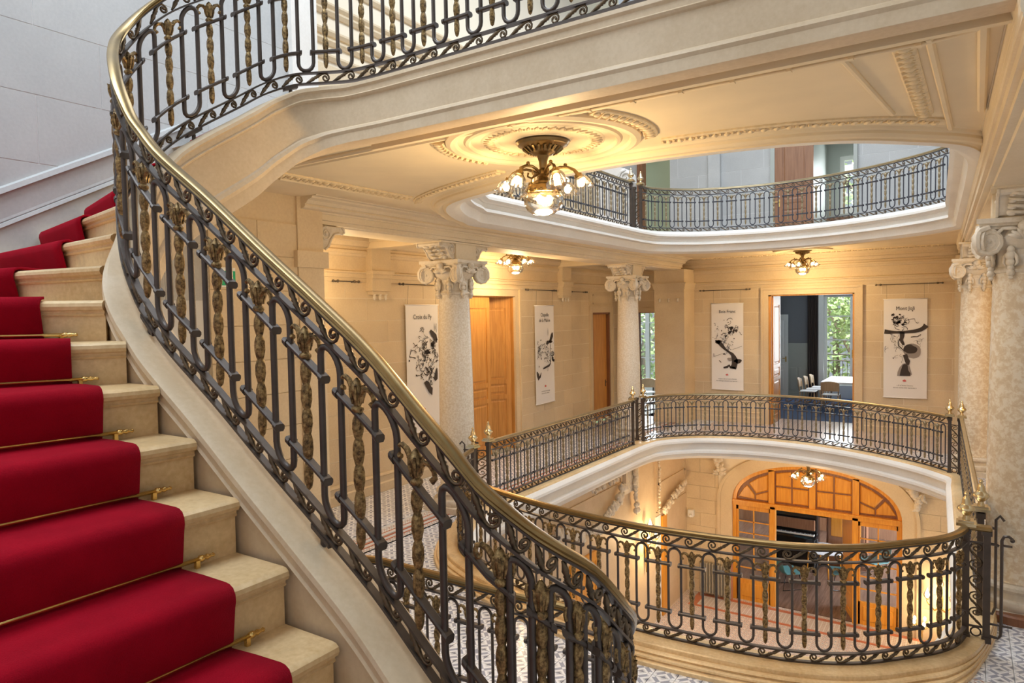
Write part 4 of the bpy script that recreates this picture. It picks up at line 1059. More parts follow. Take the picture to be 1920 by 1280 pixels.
# ---------------------------------------------------------------- columns
def make_column(loc, label, group):
    t = thing('column', label, 'column', (0, 0, 0), group); t['kind'] = 'thing'
    mb = MB(); mb.cbox(-.37, .37, -.37, .37, -.02, .09, .01)
    mb.lathe([(.36, .09), (.372, .115), (.372, .15), (.36, .175), (.325, .185), (.315, .20), (.305, .235), (.31, .245), (.325, .25), (.335, .27), (.325, .295), (.30, .305), (.285, .315), (.278, .33)], 36)
    mb.build('base', 'relief', t, smooth=.6, local=True)
    mb = MB(); mb.lathe([(.285, .325), (.266, .36), (.262, .6), (.260, 1.2), (.252, 1.9), (.238, 2.6), (.224, 3.16), (.235, 3.19), (.232, 3.21)], 40)
    mb.build('shaft', 'marble', t, smooth=.8, local=True)
    cap = MB(); cap.lathe([(.222, 3.18), (.245, 3.195), (.25, 3.215), (.235, 3.235), (.225, 3.25), (.225, 3.40), (.25, 3.42), (.29, 3.47), (.31, 3.51), (.29, 3.54), (.27, 3.62)], 28)
    # abacus with concave sides
    poly = []
    for q in range(4):
        a0 = PI / 4 + q * PI / 2; a1 = a0 + PI / 2
        c0 = np.array([math.cos(a0), math.sin(a0)]) * .50; c1 = np.array([math.cos(a1), math.sin(a1)]) * .50; am = (a0 + a1) / 2; mdir = np.array([math.cos(am), math.sin(am)])
        for k in range(7):
            f = k / 7; p = c0 * (1 - f) + c1 * f - mdir * .06 * math.sin(PI * f); poly.append(tuple(p))
    for e, z0, z1 in ((.90, 3.585, 3.615), (.96, 3.615, 3.64), (1.02, 3.64, 3.685)): cap.prism([(a * e, b * e) for a, b in poly], lambda a, b, h: (a, b, h), z0, z1)
    capo = cap.build('capital', 'relief', t, smooth=.5, local=True)
    for ax in range(4):
        a = ax * PI / 2; nx, ny = math.cos(a), math.sin(a); ex = np.array([-ny, nx, 0]); nn = np.array([nx, ny, 0])
        for s in (-1, 1):
            c = nn * .315 + ex * s * .265 + np.array([0, 0, 3.475])
            m = MB(); e2 = ex * math.cos(.35) - nn * s * -math.sin(.35) * -1
            e2 = ex * .94 + nn * s * .34
            n2 = nn * .94 - ex * s * .34
            spiral(m, c, e2 * s, np.array([0, 0, 1.]), .118, .030, -1, n2)
            m.build('volute', 'relief', capo, smooth=.8, local=True)
        # shell and leaves between the volutes, festoon below
        m = MB(); m.ball(tuple(nn * .315 + [0, 0, 3.60]), .055, 8, 6, (1, 1, 1.0))
        for k in range(-3, 4):
            ang = k * .42; b0 = nn * .30 + ex * math.sin(ang) * .02 + np.array([0, 0, 3.50])
            m.tube([b0, b0 + ex * math.sin(ang) * .06 + nn * .03 + [0, 0, .05 * math.cos(ang)], b0 + ex * math.sin(ang) * .11 + nn * .02 + [0, 0, .09 * math.cos(ang)]], [.018, .024, .010], 5)
        for s in (-1, 1):
            m.tube([nn * .30 + ex * s * x + [0, 0, z] for x, z in ((.03, 3.57), (.09, 3.585), (.16, 3.59), (.2, 3.55), (.24, 3.545))], [.014, .02, .016, .018, .012], 5)
        m.build('leaf_ornament', 'relief', capo, smooth=True, local=True)
    for k in range(8):
        a = k * PI / 4 + PI / 8; d = np.array([math.cos(a), math.sin(a), 0])
        m = MB()
        for r0, zz, rr in ((.26, 3.40, .036), (.262, 3.345, .046), (.262, 3.285, .04), (.26, 3.235, .030), (.26, 3.19, .036), (.258, 3.15, .022)): m.ball(tuple(d * r0 + [0, 0, zz]), rr, 7, 5, (1, 1, 1.05))
        for s in (-1, 1):
            tn = np.array([-d[1], d[0], 0]); m.tube([d * .265 + tn * s * x + [0, 0, z] for x, z in ((.02, 3.38), (.05, 3.33), (.055, 3.28), (.035, 3.25))], [.012, .018, .014, .006], 5)
        m.build('husk_pendant', 'relief', capo, smooth=True, local=True)
    mb = MB(); mb.box(-.24, .24, -.24, .24, 3.685, 3.935); mb.box(-.25, .25, -.25, .25, 3.685, 3.71); mb.box(-.26, .26, -.60, .60, 3.915, 3.94); imp = mb.build('impost', 'beam', t, local=True)
    for s in (-1, 1):
        prof = [(.24, 3.70), (.30, 3.71), (.345, 3.75), (.385, 3.82), (.44, 3.865), (.50, 3.875), (.545, 3.86), (.57, 3.875), (.575, 3.90), (.56, 3.925), (.24, 3.925)]
        m = MB(); m.prism(prof, lambda a, b, h: (h, s * a, b), -.20, .20)
        for h in (-.205, .205):
            m.tube([(h, s * a, b) for a, b in prof[:-1]], .016, 5)
            spiral(m, (h, s * .31, 3.83), (0, s, 0), (0, 0, 1.), .075, .014, 1, (0, 0, 0), 1.6, 16)
        m.build('console', 'relief', imp, smooth=.6, local=True)
        m = MB()
        for k in range(4):
            f = k / 3; y = s * (.33 + .20 * f); z = 3.725 + .135 * f
            for x in (-.10, .10): m.ball((x, y, z), .045 - .006 * k, 7, 5, (1, .8, .7))
            m.tube([(0, y, z), (.06, y + s * .04, z + .0), (.13, y + s * .02, z + .02)], [.02, .018, .006], 5); m.tube([(0, y, z), (-.06, y + s * .04, z), (-.13, y + s * .02, z + .02)], [.02, .018, .006], 5)
        m.build('acanthus_leaf', 'relief', imp, smooth=True, local=True)
    t.location = loc
    return t
col0 = make_column((-6.35, 8.06, 0.0), 'pale column with carved capital nearest the left gallery banners and double door', 'gallery columns')
copy_tree(col0, (-6.35, 14.36, 0), label='slim pale column at the far left between two oak doors and a railing post')
for loc, lab in (((.44, 7.98, 0), 'large mottled column cut by the right edge of the picture'), ((.16, 14.2, 0), 'mottled column standing behind the large one at the right')):
    cc = copy_tree(col0, loc, label=lab)
    for ch in cc.children:
        if ch.name.startswith('shaft'): ch.material_slots[0].link = 'OBJECT'; ch.material_slots[0].material = MT['marble2']
for x in (.44,):
    mb = MB(); mb.lathe([(.0, 0), (.46, 0), (.46, .07), (.44, .085), (.0, .085)], 32, (x, 7.98, 0)); struct(mb.build('trim_26', 'walnut', smooth=.5), 'dark plinth under the large right column')
# right aisle wall
wall('wall_right', 'X', 2.2, 1, 9.5, 17.8, 0, 4.21, [], .36, .92, zb=(.3, 3.44))

# ---------------------------------------------------------------- chandelier
def make_chandelier(loc, label, group, arms=6, power=45, rot=0):
    t = thing('chandelier', label, 'chandelier', (0, 0, 0), group)
    mb = MB(); mb.lathe([(.0, 0), (.195, 0), (.205, -.012), (.19, -.03), (.165, -.036), (.15, -.05), (.118, -.058), (.10, -.078), (.072, -.10), (.05, -.108), (.04, -.125), (.032, -.15), (.03, -.18)], 32)
    for k in range(20):
        a = 2 * PI * k / 20; mb.tube([(.15 * math.cos(a), .15 * math.sin(a), -.048), (.105 * math.cos(a), .105 * math.sin(a), -.085)], [.013, .008], 5)
    mb.build('canopy', 'rail', t, smooth=.6, local=True)
    mb = MB(); mb.lathe([(.03, -.17), (.028, -.20), (.045, -.22), (.05, -.245), (.035, -.265), (.05, -.285), (.062, -.295), (.075, -.30), (.085, -.32), (.115, -.33), (.125, -.345), (.128, -.385), (.12, -.39)], 24)
    for k in range(16):
        a = 2 * PI * k / 16; mb.ball((.126 * math.cos(a), .126 * math.sin(a), -.366), .013, 6, 4)
    mb.build('stem', 'rail', t, smooth=.6, local=True)
    mb = MB(); prof = [(.118, -.385), (.142, -.41), (.148, -.44), (.142, -.48), (.122, -.515), (.085, -.54), (.04, -.553), (.004, -.556)]
    mb.lathe(prof, 48, flute=.025); mb.build('bowl', 'ribglass', t, smooth=True, local=True)
    mb = MB()
    for k in range(3):
        a = k * 2.1 + .3; mb.ball((.045 * math.cos(a), .045 * math.sin(a), -.435), .026, 8, 6, (1, 1, 1.3))
    mb.build('bowl_bulb', 'bulb', t, smooth=True, local=True)
    for k in range(arms):
        a = rot + 2 * PI * k / arms; d = np.array([math.cos(a), math.sin(a), 0])
        m = MB(); m.tube([d * r + [0, 0, z] for r, z in ((.04, -.24), (.08, -.215), (.13, -.20), (.19, -.205), (.235, -.225), (.262, -.26))], [.013, .012, .011, .011, .012, .016], 7)
        m.tube([d * r + [0, 0, z] for r, z in ((.06, -.25), (.09, -.27), (.12, -.255), (.115, -.225))], .008, 5); m.ball(tuple(d * .17 + [0, 0, -.188]), .017, 6, 5)
        ax = unit(d * .45 + np.array([0, 0, -1])); c = d * .262 + np.array([0, 0, -.26])
        m.tube([c, c + ax * .03], [.03, .034], 8); arm = m.build('arm', 'rail', t, smooth=.8, local=True)
        # petal shade
        e1 = unit(np.cross(ax, [0, 0, 1.])); e2 = np.cross(ax, e1); rings = []
        for r, s in ((.032, .02), (.05, .04), (.062, .07), (.064, .095), (.072, .115), (.088, .125)):
            rings.append([c + ax * (s + (.010 * math.cos(8 * b) if s > .1 else 0)) + (e1 * math.cos(b) + e2 * math.sin(b)) * r * (1 + .06 * math.cos(8 * b)) for b in np.linspace(0, 2 * PI, 32, endpoint=False)])
        m = MB(); m.loft(rings, caps=False); m.build('glass_shade', 'ribglass', arm, smooth=True, local=True)
        m = MB(); b = c + ax * .07; m.ball(tuple(b), .027, 8, 6, (1, 1, 1.2)); m.build('bulb', 'bulb', arm, smooth=True, local=True)
    lamp('chandelier_light', (0, 0, -.62), power, radius=.16, parent=t)
    t.location = loc
    return t
ch0 = make_chandelier((RC[0], RC[1], CZ - .012), 'large brass chandelier with six lit glass flower shades under the landing rosette', 'lit brass chandeliers', power=80, rot=.35)
copy_tree(ch0, (-7.2, 11.05, CZ - .0), .3, 'lit brass chandelier on the left gallery ceiling between the two pale columns')
copy_tree(ch0, (-3.07, 16.55, CZ - .0), .1, 'lit brass chandelier above the far doorway under the upper railing')
copy_tree(ch0, (-2.78, 15.6, -.37), .2, 'lowest lit chandelier, in front of the arched wooden door downstairs')
mb = MB(); mb.lathe([(.62, 0), (.61, -.03), (.55, -.035), (.5, -.015), (.3, -.01), (.0, -.01)], 40, (-3.07, 16.55, CZ)); mb.build('ceiling_rosette', 'plaster', ceiling, smooth=.5)
row = Path([(-5.6, 17.25), (-.4, 17.25)], smooth=False); egg_row(row, 0, row.L, pitch=.11)

# ---------------------------------------------------------------- picture rods and banners
def rod(axis, pos, a0, a1, z, label):
    """thin iron rod held off the wall by two brackets"""
    P = (lambda a, o, zz: (pos + o, a, zz)) if axis == 'X' else (lambda a, o, zz: (a, pos - o, zz))
    t = thing('picture_rod', label, 'picture rod', P((a0 + a1) / 2, .0, z), 'iron picture rods')
    mb = MB(); mb.tube([P(a0, .06, z), P(a1, .06, z)], .008, 6); mb.ball(P(a0, .06, z), .022); mb.ball(P(a1, .06, z), .022); mb.build('rod', 'cord', t, smooth=True)
    for a in (a0 + .09, a1 - .09):
        mb = MB(); mb.tube([P(a, 0, z), P(a, .06, z)], .010, 6); mb.ball(P(a, .06, z), .024); mb.ball(P(a, .0, z), .03, sq=(.6, .6, .6)); mb.build('bracket', 'cord', t, smooth=True)
rod('X', -8.05, 7.2, 7.72, 3.44, 'iron picture rod on the left wall, nearest the stair handrail')
rod('X', -8.05, 8.66, 9.95, 3.43, 'iron picture rod holding the banner behind the nearer pale column')
rod('X', -8.05, 12.66, 13.98, 3.41, 'iron picture rod holding the narrow banner beside the double door')
rod('X', -8.05, 14.66, 15.55, 3.40, 'short empty iron picture rod left of the single oak door')
rod('Y', 17.8, -5.80, -4.53, 3.40, 'iron picture rod holding the banner left of the far doorway')
rod('Y', 17.8, -1.71, -.42, 3.40, 'iron picture rod holding the banner right of the far doorway')

def text_obj(s, size, fn, u, v, parent, mat, name='lettering', wide=1):
    """flat printed text placed through fn(u,v,off) -> xyz (u right, v up in metres)"""
    cu = bpy.data.curves.new(name, 'FONT'); cu.body = s; cu.size = size; cu.align_x = 'CENTER'; cu.align_y = 'CENTER'; cu.resolution_u = 2
    tmp = bpy.data.objects.new('tmp_text', cu); COL.objects.link(tmp)
    dg = bpy.context.evaluated_depsgraph_get(); me = bpy.data.meshes.new_from_object(tmp.evaluated_get(dg))
    bpy.data.objects.remove(tmp)
    for vt in me.vertices: vt.co = fn(u + vt.co.x * wide, v + vt.co.y, .0)
    me.materials.clear(); me.materials.append(MT[mat]); me.name = name
    o = bpy.data.objects.new(name, me); COL.objects.link(o)
    o.parent = parent; o.matrix_parent_inverse = Matrix.Translation(-parent.location)
    return o
def banner(axis, pos, a0, a1, z0, z1, label, title, caption, ink, art, wires=True):
    w = a1 - a0; h = z1 - z0
    P = (lambda u, v, o: (pos + .035 + o, a0 + u, z0 + v)) if axis == 'X' else (lambda u, v, o: (a0 + u, pos - .035 - o, z0 + v))
    t = thing('hanging_banner', label, 'banner', P(w / 2, 0, 0), 'white ink-drawing banners')
    n = 16; mb = MB(); fr = []; 
    for i in range(n + 1):
        v = h * i / n; o = .004 * math.sin(i * .9) * (1 - i / n)
        fr.append([P(0, v, o - .003), P(w, v, o - .003), P(w, v, o), P(0, v, o)])
    mb.loft(fr); mb.build('cloth', 'cloth', t)
    for v in (0, h):
        mb = MB(); mb.tube([P(-.012, v, 0), P(w + .012, v, 0)], .012, 8); mb.build('batten', 'cloth', t, smooth=True)
    for u in (.06, w - .06):
        mb = MB(); mb.tube([P(u, h, 0), P(u, 3.41 - z0, .02)], .0022, 4); mb.build('wire', 'cord', t)
    for i, s in enumerate(title): text_obj(s, .118, lambda u, v, o: P(u, v, .007), w / 2, h * .905 - i * .125, t, 'ink', 'title_lettering', .86)
    for i, s in enumerate(caption): text_obj(s, .040, lambda u, v, o: P(u, v, .007), w / 2, h * .125 - i * .05, t, 'ink', 'caption_lettering', .9)
    # artwork: flat printed ink
    for mat in ('inkgrey', 'ink', 'redink'):
        mb = MB(); off = {'inkgrey': .0075, 'ink': .009, 'redink': .009}[mat]
        for kind, m2, data in art:
            if m2 != mat: continue
            if kind == 'line':
                pts = [(u * w, v * h) for u, v, _ in data]; ws = [x for _, _, x in data]
                L = []; Rr = []
                for i, (u, v) in enumerate(pts):
                    q0 = pts[max(0, i - 1)]; q1 = pts[min(len(pts) - 1, i + 1)]; d = unit([q1[0] - q0[0] + 1e-6, q1[1] - q0[1]]); nn = (-d[1], d[0])
                    L.append(P(u + nn[0] * ws[i] / 2, v + nn[1] * ws[i] / 2, off)); Rr.append(P(u - nn[0] * ws[i] / 2, v - nn[1] * ws[i] / 2, off))
                k = len(pts); mb.add(L + Rr, [(i, i + 1, k + i + 1, k + i) for i in range(k - 1)])
            elif kind == 'blob':
                cu, cv, ru, rv, seed, rough = data; r = random.Random(seed); k = 22
                ph = [r.uniform(0, 6.28) for _ in range(5)]
                vs = [P(cu * w, cv * h, off)]
                for i in range(k):
                    a = 2 * PI * i / k; f = 1 + rough * sum(math.sin((j + 2) * a + ph[j]) / (j + 1.5) for j in range(5))
                    vs.append(P((cu + ru * math.cos(a) * f) * w, (cv + rv * math.sin(a) * f) * h, off))
                mb.add(vs, [(0, 1 + i, 1 + (i + 1) % k) for i in range(k)])
            elif kind == 'poly':
                mb.add([P(u * w, v * h, off) for u, v in data], [tuple(range(len(data)))])
        if mb.v: mb.build({'inkgrey': 'ink_wash', 'ink': 'ink_drawing', 'redink': 'red_emblem'}[mat], mat, t)
    return t
def scrib(seed, cu, cv, su, sv, n, wd=.006, loops=.6):
    r = random.Random(seed); out = []
    for _ in range(n):
        u, v = r.gauss(cu, su), r.gauss(cv, sv); a = r.uniform(0, 6.28); pts = []
        u = min(max(u, .06), .94)
        for i in range(r.randint(4, 9)):
            pts.append((u, v, wd * r.uniform(.5, 1.4))); a += r.gauss(0, loops) + .3
            u = min(max(u + .028 * math.cos(a), .03), .97); v += .0105 * math.sin(a)
        out.append(('line', 'ink', pts))
    return out
def dots(seed, cu, cv, su, sv, n, r0=.012):
    r = random.Random(seed)
    return [('blob', 'ink', (min(max(r.gauss(cu, su), .05), .95), r.gauss(cv, sv), r0 * r.uniform(.5, 1.6), r0 * .37 * r.uniform(.5, 1.6), r.random(), .25)) for _ in range(n)]
emb = [('blob', 'redink', (.49, .175, .035, .0125, 3, .25))]
art_joli = emb + [('line', 'ink', [(.02, .672, .10), (.12, .667, .085), (.3, .664, .055), (.5, .667, .06), (.7, .674, .075), (.85, .69, .085), (.93, .712, .09), (.98, .735, .12)]),
    ('line', 'ink', [(.43, .665, .10), (.43, .62, .085), (.41, .585, .07), (.45, .555, .06), (.47, .535, .045)]), ('line', 'ink', [(.37, .60, .02), (.345, .555, .014), (.36, .525, .02), (.42, .50, .018), (.49, .47, .014)]),
    ('blob', 'inkgrey', (.665, .477, .205, .073, 5, .05)), ('blob', 'ink', (.62, .495, .155, .046, 9, .10)), ('line', 'ink', [(.50, .44, .09), (.53, .40, .085), (.56, .37, .10), (.57, .335, .05)]),
    ('poly', 'inkgrey', [(.32, .222), (.33, .26), (.37, .305), (.45, .345), (.53, .355), (.60, .33), (.64, .27), (.66, .24), (.62, .222)]), ('poly', 'ink', [(.38, .224), (.40, .27), (.45, .335), (.50, .345), (.56, .335), (.58, .28), (.63, .25), (.62, .226)]),
    ('blob', 'ink', (.23, .402, .014, .006, 3, .1)), ('line', 'ink', [(.63, .615, .02), (.70, .62, .025), (.78, .62, .02), (.86, .645, .012), (.84, .625, .01)])] + \
    scrib(1, .26, .60, .06, .03, 12) + scrib(2, .22, .53, .09, .02, 8) + scrib(3, .36, .46, .06, .03, 7, .005) + scrib(4, .82, .575, .03, .012, 7, .005) + scrib(5, .40, .78, .10, .03, 22, .010) + dots(6, .40, .79, .09, .03, 16, .022) + dots(61, .25, .79, .03, .02, 6, .025) + [('line', 'ink', [(.5, .78, .01), (.6, .795, .008), (.71, .80, .012), (.735, .77, .006), (.76, .755, .004)])]
art_franc = emb + [('blob', 'ink', (.22, .555, .10, .022, 2, .25)), ('line', 'ink', [(.12, .57, .03), (.22, .555, .09), (.33, .515, .10), (.42, .475, .06), (.55, .44, .05), (.65, .415, .08), (.70, .38, .12), (.74, .34, .16), (.72, .29, .14), (.68, .25, .16)]),
    ('blob', 'ink', (.83, .335, .10, .03, 8, .2)), ('blob', 'inkgrey', (.60, .355, .09, .022, 4, .2)), ('line', 'ink', [(.38, .255, .04), (.50, .265, .06), (.56, .285, .05), (.60, .26, .05), (.75, .255, .06)]), ('line', 'ink', [(.15, .585, .006), (.18, .62, .012), (.20, .66, .003)]),
    ('line', 'ink', [(.64, .465, .004), (.8, .485, .006), (.96, .51, .008)]), ('line', 'ink', [(.09, .385, .008), (.24, .405, .006), (.36, .42, .005)]), ('line', 'ink', [(.07, .42, .012), (.075, .385, .014), (.07, .38, .006)]), ('blob', 'ink', (.40, .415, .03, .011, 3, .3)),
    ('line', 'ink', [(.24, .34, .012), (.28, .325, .022), (.31, .315, .012)])] + scrib(11, .64, .70, .12, .045, 16, .011, .4) + scrib(12, .45, .60, .09, .05, 16, .007) + scrib(13, .56, .50, .06, .02, 9, .009) + dots(14, .5, .6, .2, .09, 26, .014) + dots(15, .62, .68, .08, .02, 8, .03) + dots(16, .14, .72, .06, .06, 8, .012)
art_croix = emb + [('line', 'ink', [(.73, .795, .05), (.80, .77, .10), (.88, .745, .11), (.93, .71, .06)]), ('line', 'ink', [(.92, .49, .02), (.90, .45, .07), (.88, .41, .10), (.84, .395, .07)]), ('poly', 'ink', [(.50, .385), (.58, .40), (.66, .385), (.72, .345), (.77, .335), (.75, .275), (.66, .30), (.56, .35)]),
    ('line', 'ink', [(.55, .51, .02), (.62, .485, .05), (.66, .46, .02)]), ('blob', 'ink', (.62, .625, .07, .02, 3, .3)), ('blob', 'ink', (.80, .685, .07, .02, 6, .3)), ('line', 'ink', [(.07, .60, .02), (.16, .595, .012), (.26, .585, .025)]), ('line', 'ink', [(.08, .60, .008), (.12, .64, .018), (.13, .66, .008)]),
    ('line', 'ink', [(.86, .85, .006), (.87, .81, .012), (.86, .79, .006)]), ('line', 'ink', [(.93, .85, .008), (.92, .81, .014), (.93, .78, .006)])] + scrib(21, .62, .65, .17, .055, 46, .011, .9) + scrib(22, .62, .55, .22, .03, 26, .010, .9) + scrib(23, .50, .47, .03, .025, 12, .011) + scrib(24, .72, .43, .03, .04, 16, .011) + scrib(25, .55, .75, .05, .03, 8, .008) + dots(26, .6, .6, .2, .08, 18, .016)
art_chap = emb + [('line', 'ink', [(.90, .72, .04), (.88, .69, .10), (.80, .645, .09), (.72, .625, .05), (.62, .62, .09), (.58, .60, .06)]), ('blob', 'ink', (.80, .625, .07, .018, 4, .3)), ('line', 'ink', [(.78, .60, .02), (.77, .54, .012), (.78, .47, .016), (.77, .40, .03), (.70, .38, .05), (.50, .365, .04), (.38, .355, .03)]),
    ('line', 'ink', [(.06, .335, .02), (.10, .30, .09), (.14, .265, .11), (.22, .28, .05), (.28, .32, .012)]), ('line', 'ink', [(.65, .77, .004), (.66, .72, .01), (.67, .69, .006)])] + scrib(31, .22, .56, .06, .045, 18, .010, .9) + scrib(32, .45, .57, .10, .05, 12, .007) + scrib(33, .88, .50, .04, .03, 8, .012) + scrib(34, .62, .45, .12, .05, 12, .007) + dots(35, .6, .5, .2, .08, 20, .016) + dots(36, .93, .43, .03, .01, 4, .03)
banner('X', -8.05, 8.815, 9.68, .835, 3.075, 'white ink-drawing banner titled Croix du Py, partly hidden behind the stair handrail', ['Croix du Py'], ['par la forêt chante', 'le gnomon des jours…'], 1, art_croix)
banner('X', -8.05, 13.05, 13.89, .835, 3.06, 'narrow white ink-drawing banner titled Chapelle, between the double door and the far left column', ['Chapelle', 'de la Maloie'], ['et le silence sur ce coteau', 'l\'unanimité des collines…'], 1, art_chap)
banner('Y', 17.8, -5.515, -4.70, .83, 3.055, 'white ink-drawing banner titled Bois Franc, left of the far doorway', ['Bois Franc'], ['l\'instinct vibre à la terre féconde', 'les vendanges donnent leurs parures…'], 1, art_franc)
banner('Y', 17.8, -1.555, -.70, .83, 3.065, 'white ink-drawing banner titled Mont Joli, right of the far doorway', ['Mont Joli'], ['« À la Sainte Vincente', 'de nos racines bien opulentes »'], 1, art_joli)

# ---------------------------------------------------------------- green exit sign
es = thing('exit_sign', 'green and white emergency exit sign seen through the stair railing', 'sign', (-6.05, 4.06, 3.2))
c0 = atX(403, 535, -6.04); c1 = atX(440, 508, -6.04)
ya, yb = c0[1], c1[1]; za, zb_ = c0[2], c1[2]; SP = lambda u, v, o: (-6.04 + o, ya + (yb - ya) * u, za + (zb_ - za) * v)
mb = MB(); mb.box(-6.045, -6.03, ya, yb, za - .012, zb_ + .03); mb.build('plate', 'signwhite', es)
mb = MB(); mb.add([SP(u, v, .013) for u, v in ((.01, .02), (.99, .02), (.99, .98), (.01, .98))], [(0, 1, 2, 3)]); mb.build('green_field', 'green', es)
mb = MB()
for poly in ([(.04, .46), (.18, .80), (.18, .58), (.44, .58), (.44, .36), (.18, .36), (.18, .14)], [(.56, .08), (.86, .08), (.86, .93), (.56, .93)]): mb.add([SP(u, v, .015) for u, v in poly], [tuple(range(len(poly)))])
mb.build('arrow_and_doorway', 'signwhite', es)
mb = MB()
def sq(pts, wd):
    for (u0, v0), (u1, v1) in zip(pts, pts[1:]):
        d = unit([u1 - u0, v1 - v0]); n = (-d[1] * wd, d[0] * wd); mb.add([SP(u0 + n[0], v0 + n[1], .017), SP(u1 + n[0], v1 + n[1], .017), SP(u1 - n[0], v1 - n[1], .017), SP(u0 - n[0], v0 - n[1], .017)], [(0, 1, 2, 3)])
sq([(.70, .66), (.66, .42)], .05); sq([(.66, .42), (.74, .32), (.70, .16)], .03); sq([(.66, .44), (.58, .30), (.50, .32)], .03); sq([(.70, .64), (.78, .52), (.83, .58)], .022); sq([(.70, .64), (.60, .58), (.58, .46)], .022)
mb.add([SP(.70 + .045 * math.cos(a), .78 + .065 * math.sin(a), .017) for a in np.linspace(0, 2 * PI, 10, endpoint=False)], [tuple(range(10))])
mb.build('running_figure', 'green', es)
# ---------------------------------------------------------------- doors
def leaf(name, parent, hinge, ang, width, z0, z1, mat, panels, th=.05, panel_mat=None, knob=None):
    """door leaf from a hinge point in direction ang; panels = (u0,u1,v0,v1) fractions"""
    d = np.array([math.cos(ang), math.sin(ang)]); n = np.array([-d[1], d[0]]); H = z1 - z0
    F = lambda u, o, z: (*(np.array(hinge) + d * u + n * o), z)
    def bx(u0, u1, o0, o1, a, b, m):
        m.add([F(u0, o0, a), F(u1, o0, a), F(u1, o1, a), F(u0, o1, a), F(u0, o0, b), F(u1, o0, b), F(u1, o1, b), F(u0, o1, b)], [(0, 3, 2, 1), (4, 5, 6, 7), (0, 1, 5, 4), (1, 2, 6, 5), (2, 3, 7, 6), (3, 0, 4, 7)])
    m = MB()
    for u0, u1, a, b in rects_minus((0, width, z0, z1), [(p[0] * width, p[1] * width, z0 + p[2] * H, z0 + p[3] * H) for p in panels]): bx(u0, u1, -th / 2, th / 2, a, b, m)
    lf = m.build(name, mat, parent)
    for p in panels:
        u0, u1, a, b = p[0] * width, p[1] * width, z0 + p[2] * H, z0 + p[3] * H; e = .035
        m = MB(); bx(u0, u1, -th * .2, th * .2, a, b, m)
        for s in (-1, 1):
            q = [F(u0 + e, s * th * .2, a + e), F(u1 - e, s * th * .2, a + e), F(u1 - e, s * th * .2, b - e), F(u0 + e, s * th * .2, b - e)]; e2 = e + .03
            q2 = [F(u0 + e2, s * th * .4, a + e2), F(u1 - e2, s * th * .4, a + e2), F(u1 - e2, s * th * .4, b - e2), F(u0 + e2, s * th * .4, b - e2)]
            if u1 - u0 > 2 * e2 + .02: m.add(q + q2, [(0, 1, 5, 4), (1, 2, 6, 5), (2, 3, 7, 6), (3, 0, 4, 7), (4, 5, 6, 7)])
        m.build('panel', panel_mat or mat, lf)
    if knob:
        u, z, km = knob; m = MB()
        for s in (-1, 1): m.tube([F(u, 0, z), F(u, s * .07, z)], .012, 6); m.tube([F(u, s * .065, z), F(u - .10, s * .07, z)], .011, 6)
        bx(u - .022, u + .022, -th / 2 - .006, th / 2 + .006, z - .12, z + .06, m)
        m.build('handle', km, lf)
    return lf
P4 = [(.14, .86, .46, .93), (.14, .86, .36, .43), (.14, .86, .06, .33)]
door1 = struct(thing('door_1', 'double oak door with one leaf swung open beside the nearer pale column', None, (-8.1, 11.45, 0)))
leaf('door_leaf', door1, (-8.12, 10.62), PI / 2, .80, .01, 3.24, 'oak', P4)
leaf('door_leaf', door1, (-8.14, 12.23), PI + PI * .30, .80, .01, 3.24, 'oak', P4, knob=(.74, 1.05, 'brass'))
mb = MB(); mb.box(-8.34, -8.06, 10.57, 10.63, 0, 3.27); mb.box(-8.34, -8.06, 12.23, 12.30, 0, 3.27); mb.box(-8.34, -8.06, 10.57, 12.30, 3.24, 3.32); mb.build('door_frame', 'oak', door1)
mb = MB(); mb.box(-9.6, -9.55, 10.0, 13.2, 0, 3.5); mb.box(-9.6, -8.32, 9.98, 10.02, 0, 3.5); mb.box(-9.6, -8.32, 13.2, 13.25, 0, 3.5); mb.box(-9.6, -8.32, 10, 13.2, 3.45, 3.5); mb.box(-9.6, -8.06, 10, 13.2, -.05, 0); struct(mb.build('wall_side_room', 'paintgrey'))
door2 = struct(thing('door_2', 'single plain oak door with dark handle on the left gallery wall', None, (-8.1, 16.45, 0)))
leaf('door_leaf', door2, (-8.15, 15.97), PI / 2, .95, .01, 2.83, 'oak', [], knob=(.86, 1.0, 'cord'))
mb = MB(); mb.box(-8.28, -8.04, 15.92, 15.98, 0, 2.88); mb.box(-8.28, -8.04, 16.91, 16.97, 0, 2.88); mb.box(-8.28, -8.04, 15.92, 16.97, 2.83, 2.88); mb.build('door_frame', 'walnut', door2)
# doorway of the left aisle end: dark open leaf, bright room with tall window
door3 = struct(thing('door_3', 'grey door leaf standing open at the end of the left aisle', None, (-7.0, 17.9, 0)))
leaf('door_leaf', door3, (-6.88, 18.05), PI * .62, .62, .01, 2.83, 'paintgrey', P4, knob=(.55, 1.0, 'brass'))
mb = MB(); mb.box(-7.66, -7.60, 17.78, 18.06, 0, 2.88); mb.box(-6.90, -6.84, 17.78, 18.06, 0, 2.88); mb.box(-7.66, -6.84, 17.78, 18.06, 2.84, 2.90); mb.build('door_frame', 'walnut', door3)

door9 = struct(thing('door_9', 'oak door leaf folded back against the left jamb of the far doorway', None, (-4.05, 18.3, 0)))
leaf('door_leaf', door9, (-4.03, 17.92), PI * .5 + .03, .92, .01, 3.22, 'oak', P4)
mb = MB(); mb.box(-4.10, -4.03, 17.8, 18.06, 0, 3.26); mb.box(-2.2, -2.14, 17.8, 18.06, 0, 3.26); mb.box(-4.1, -2.14, 17.8, 18.06, 3.21, 3.26); mb.build('door_frame', 'oak', door9)
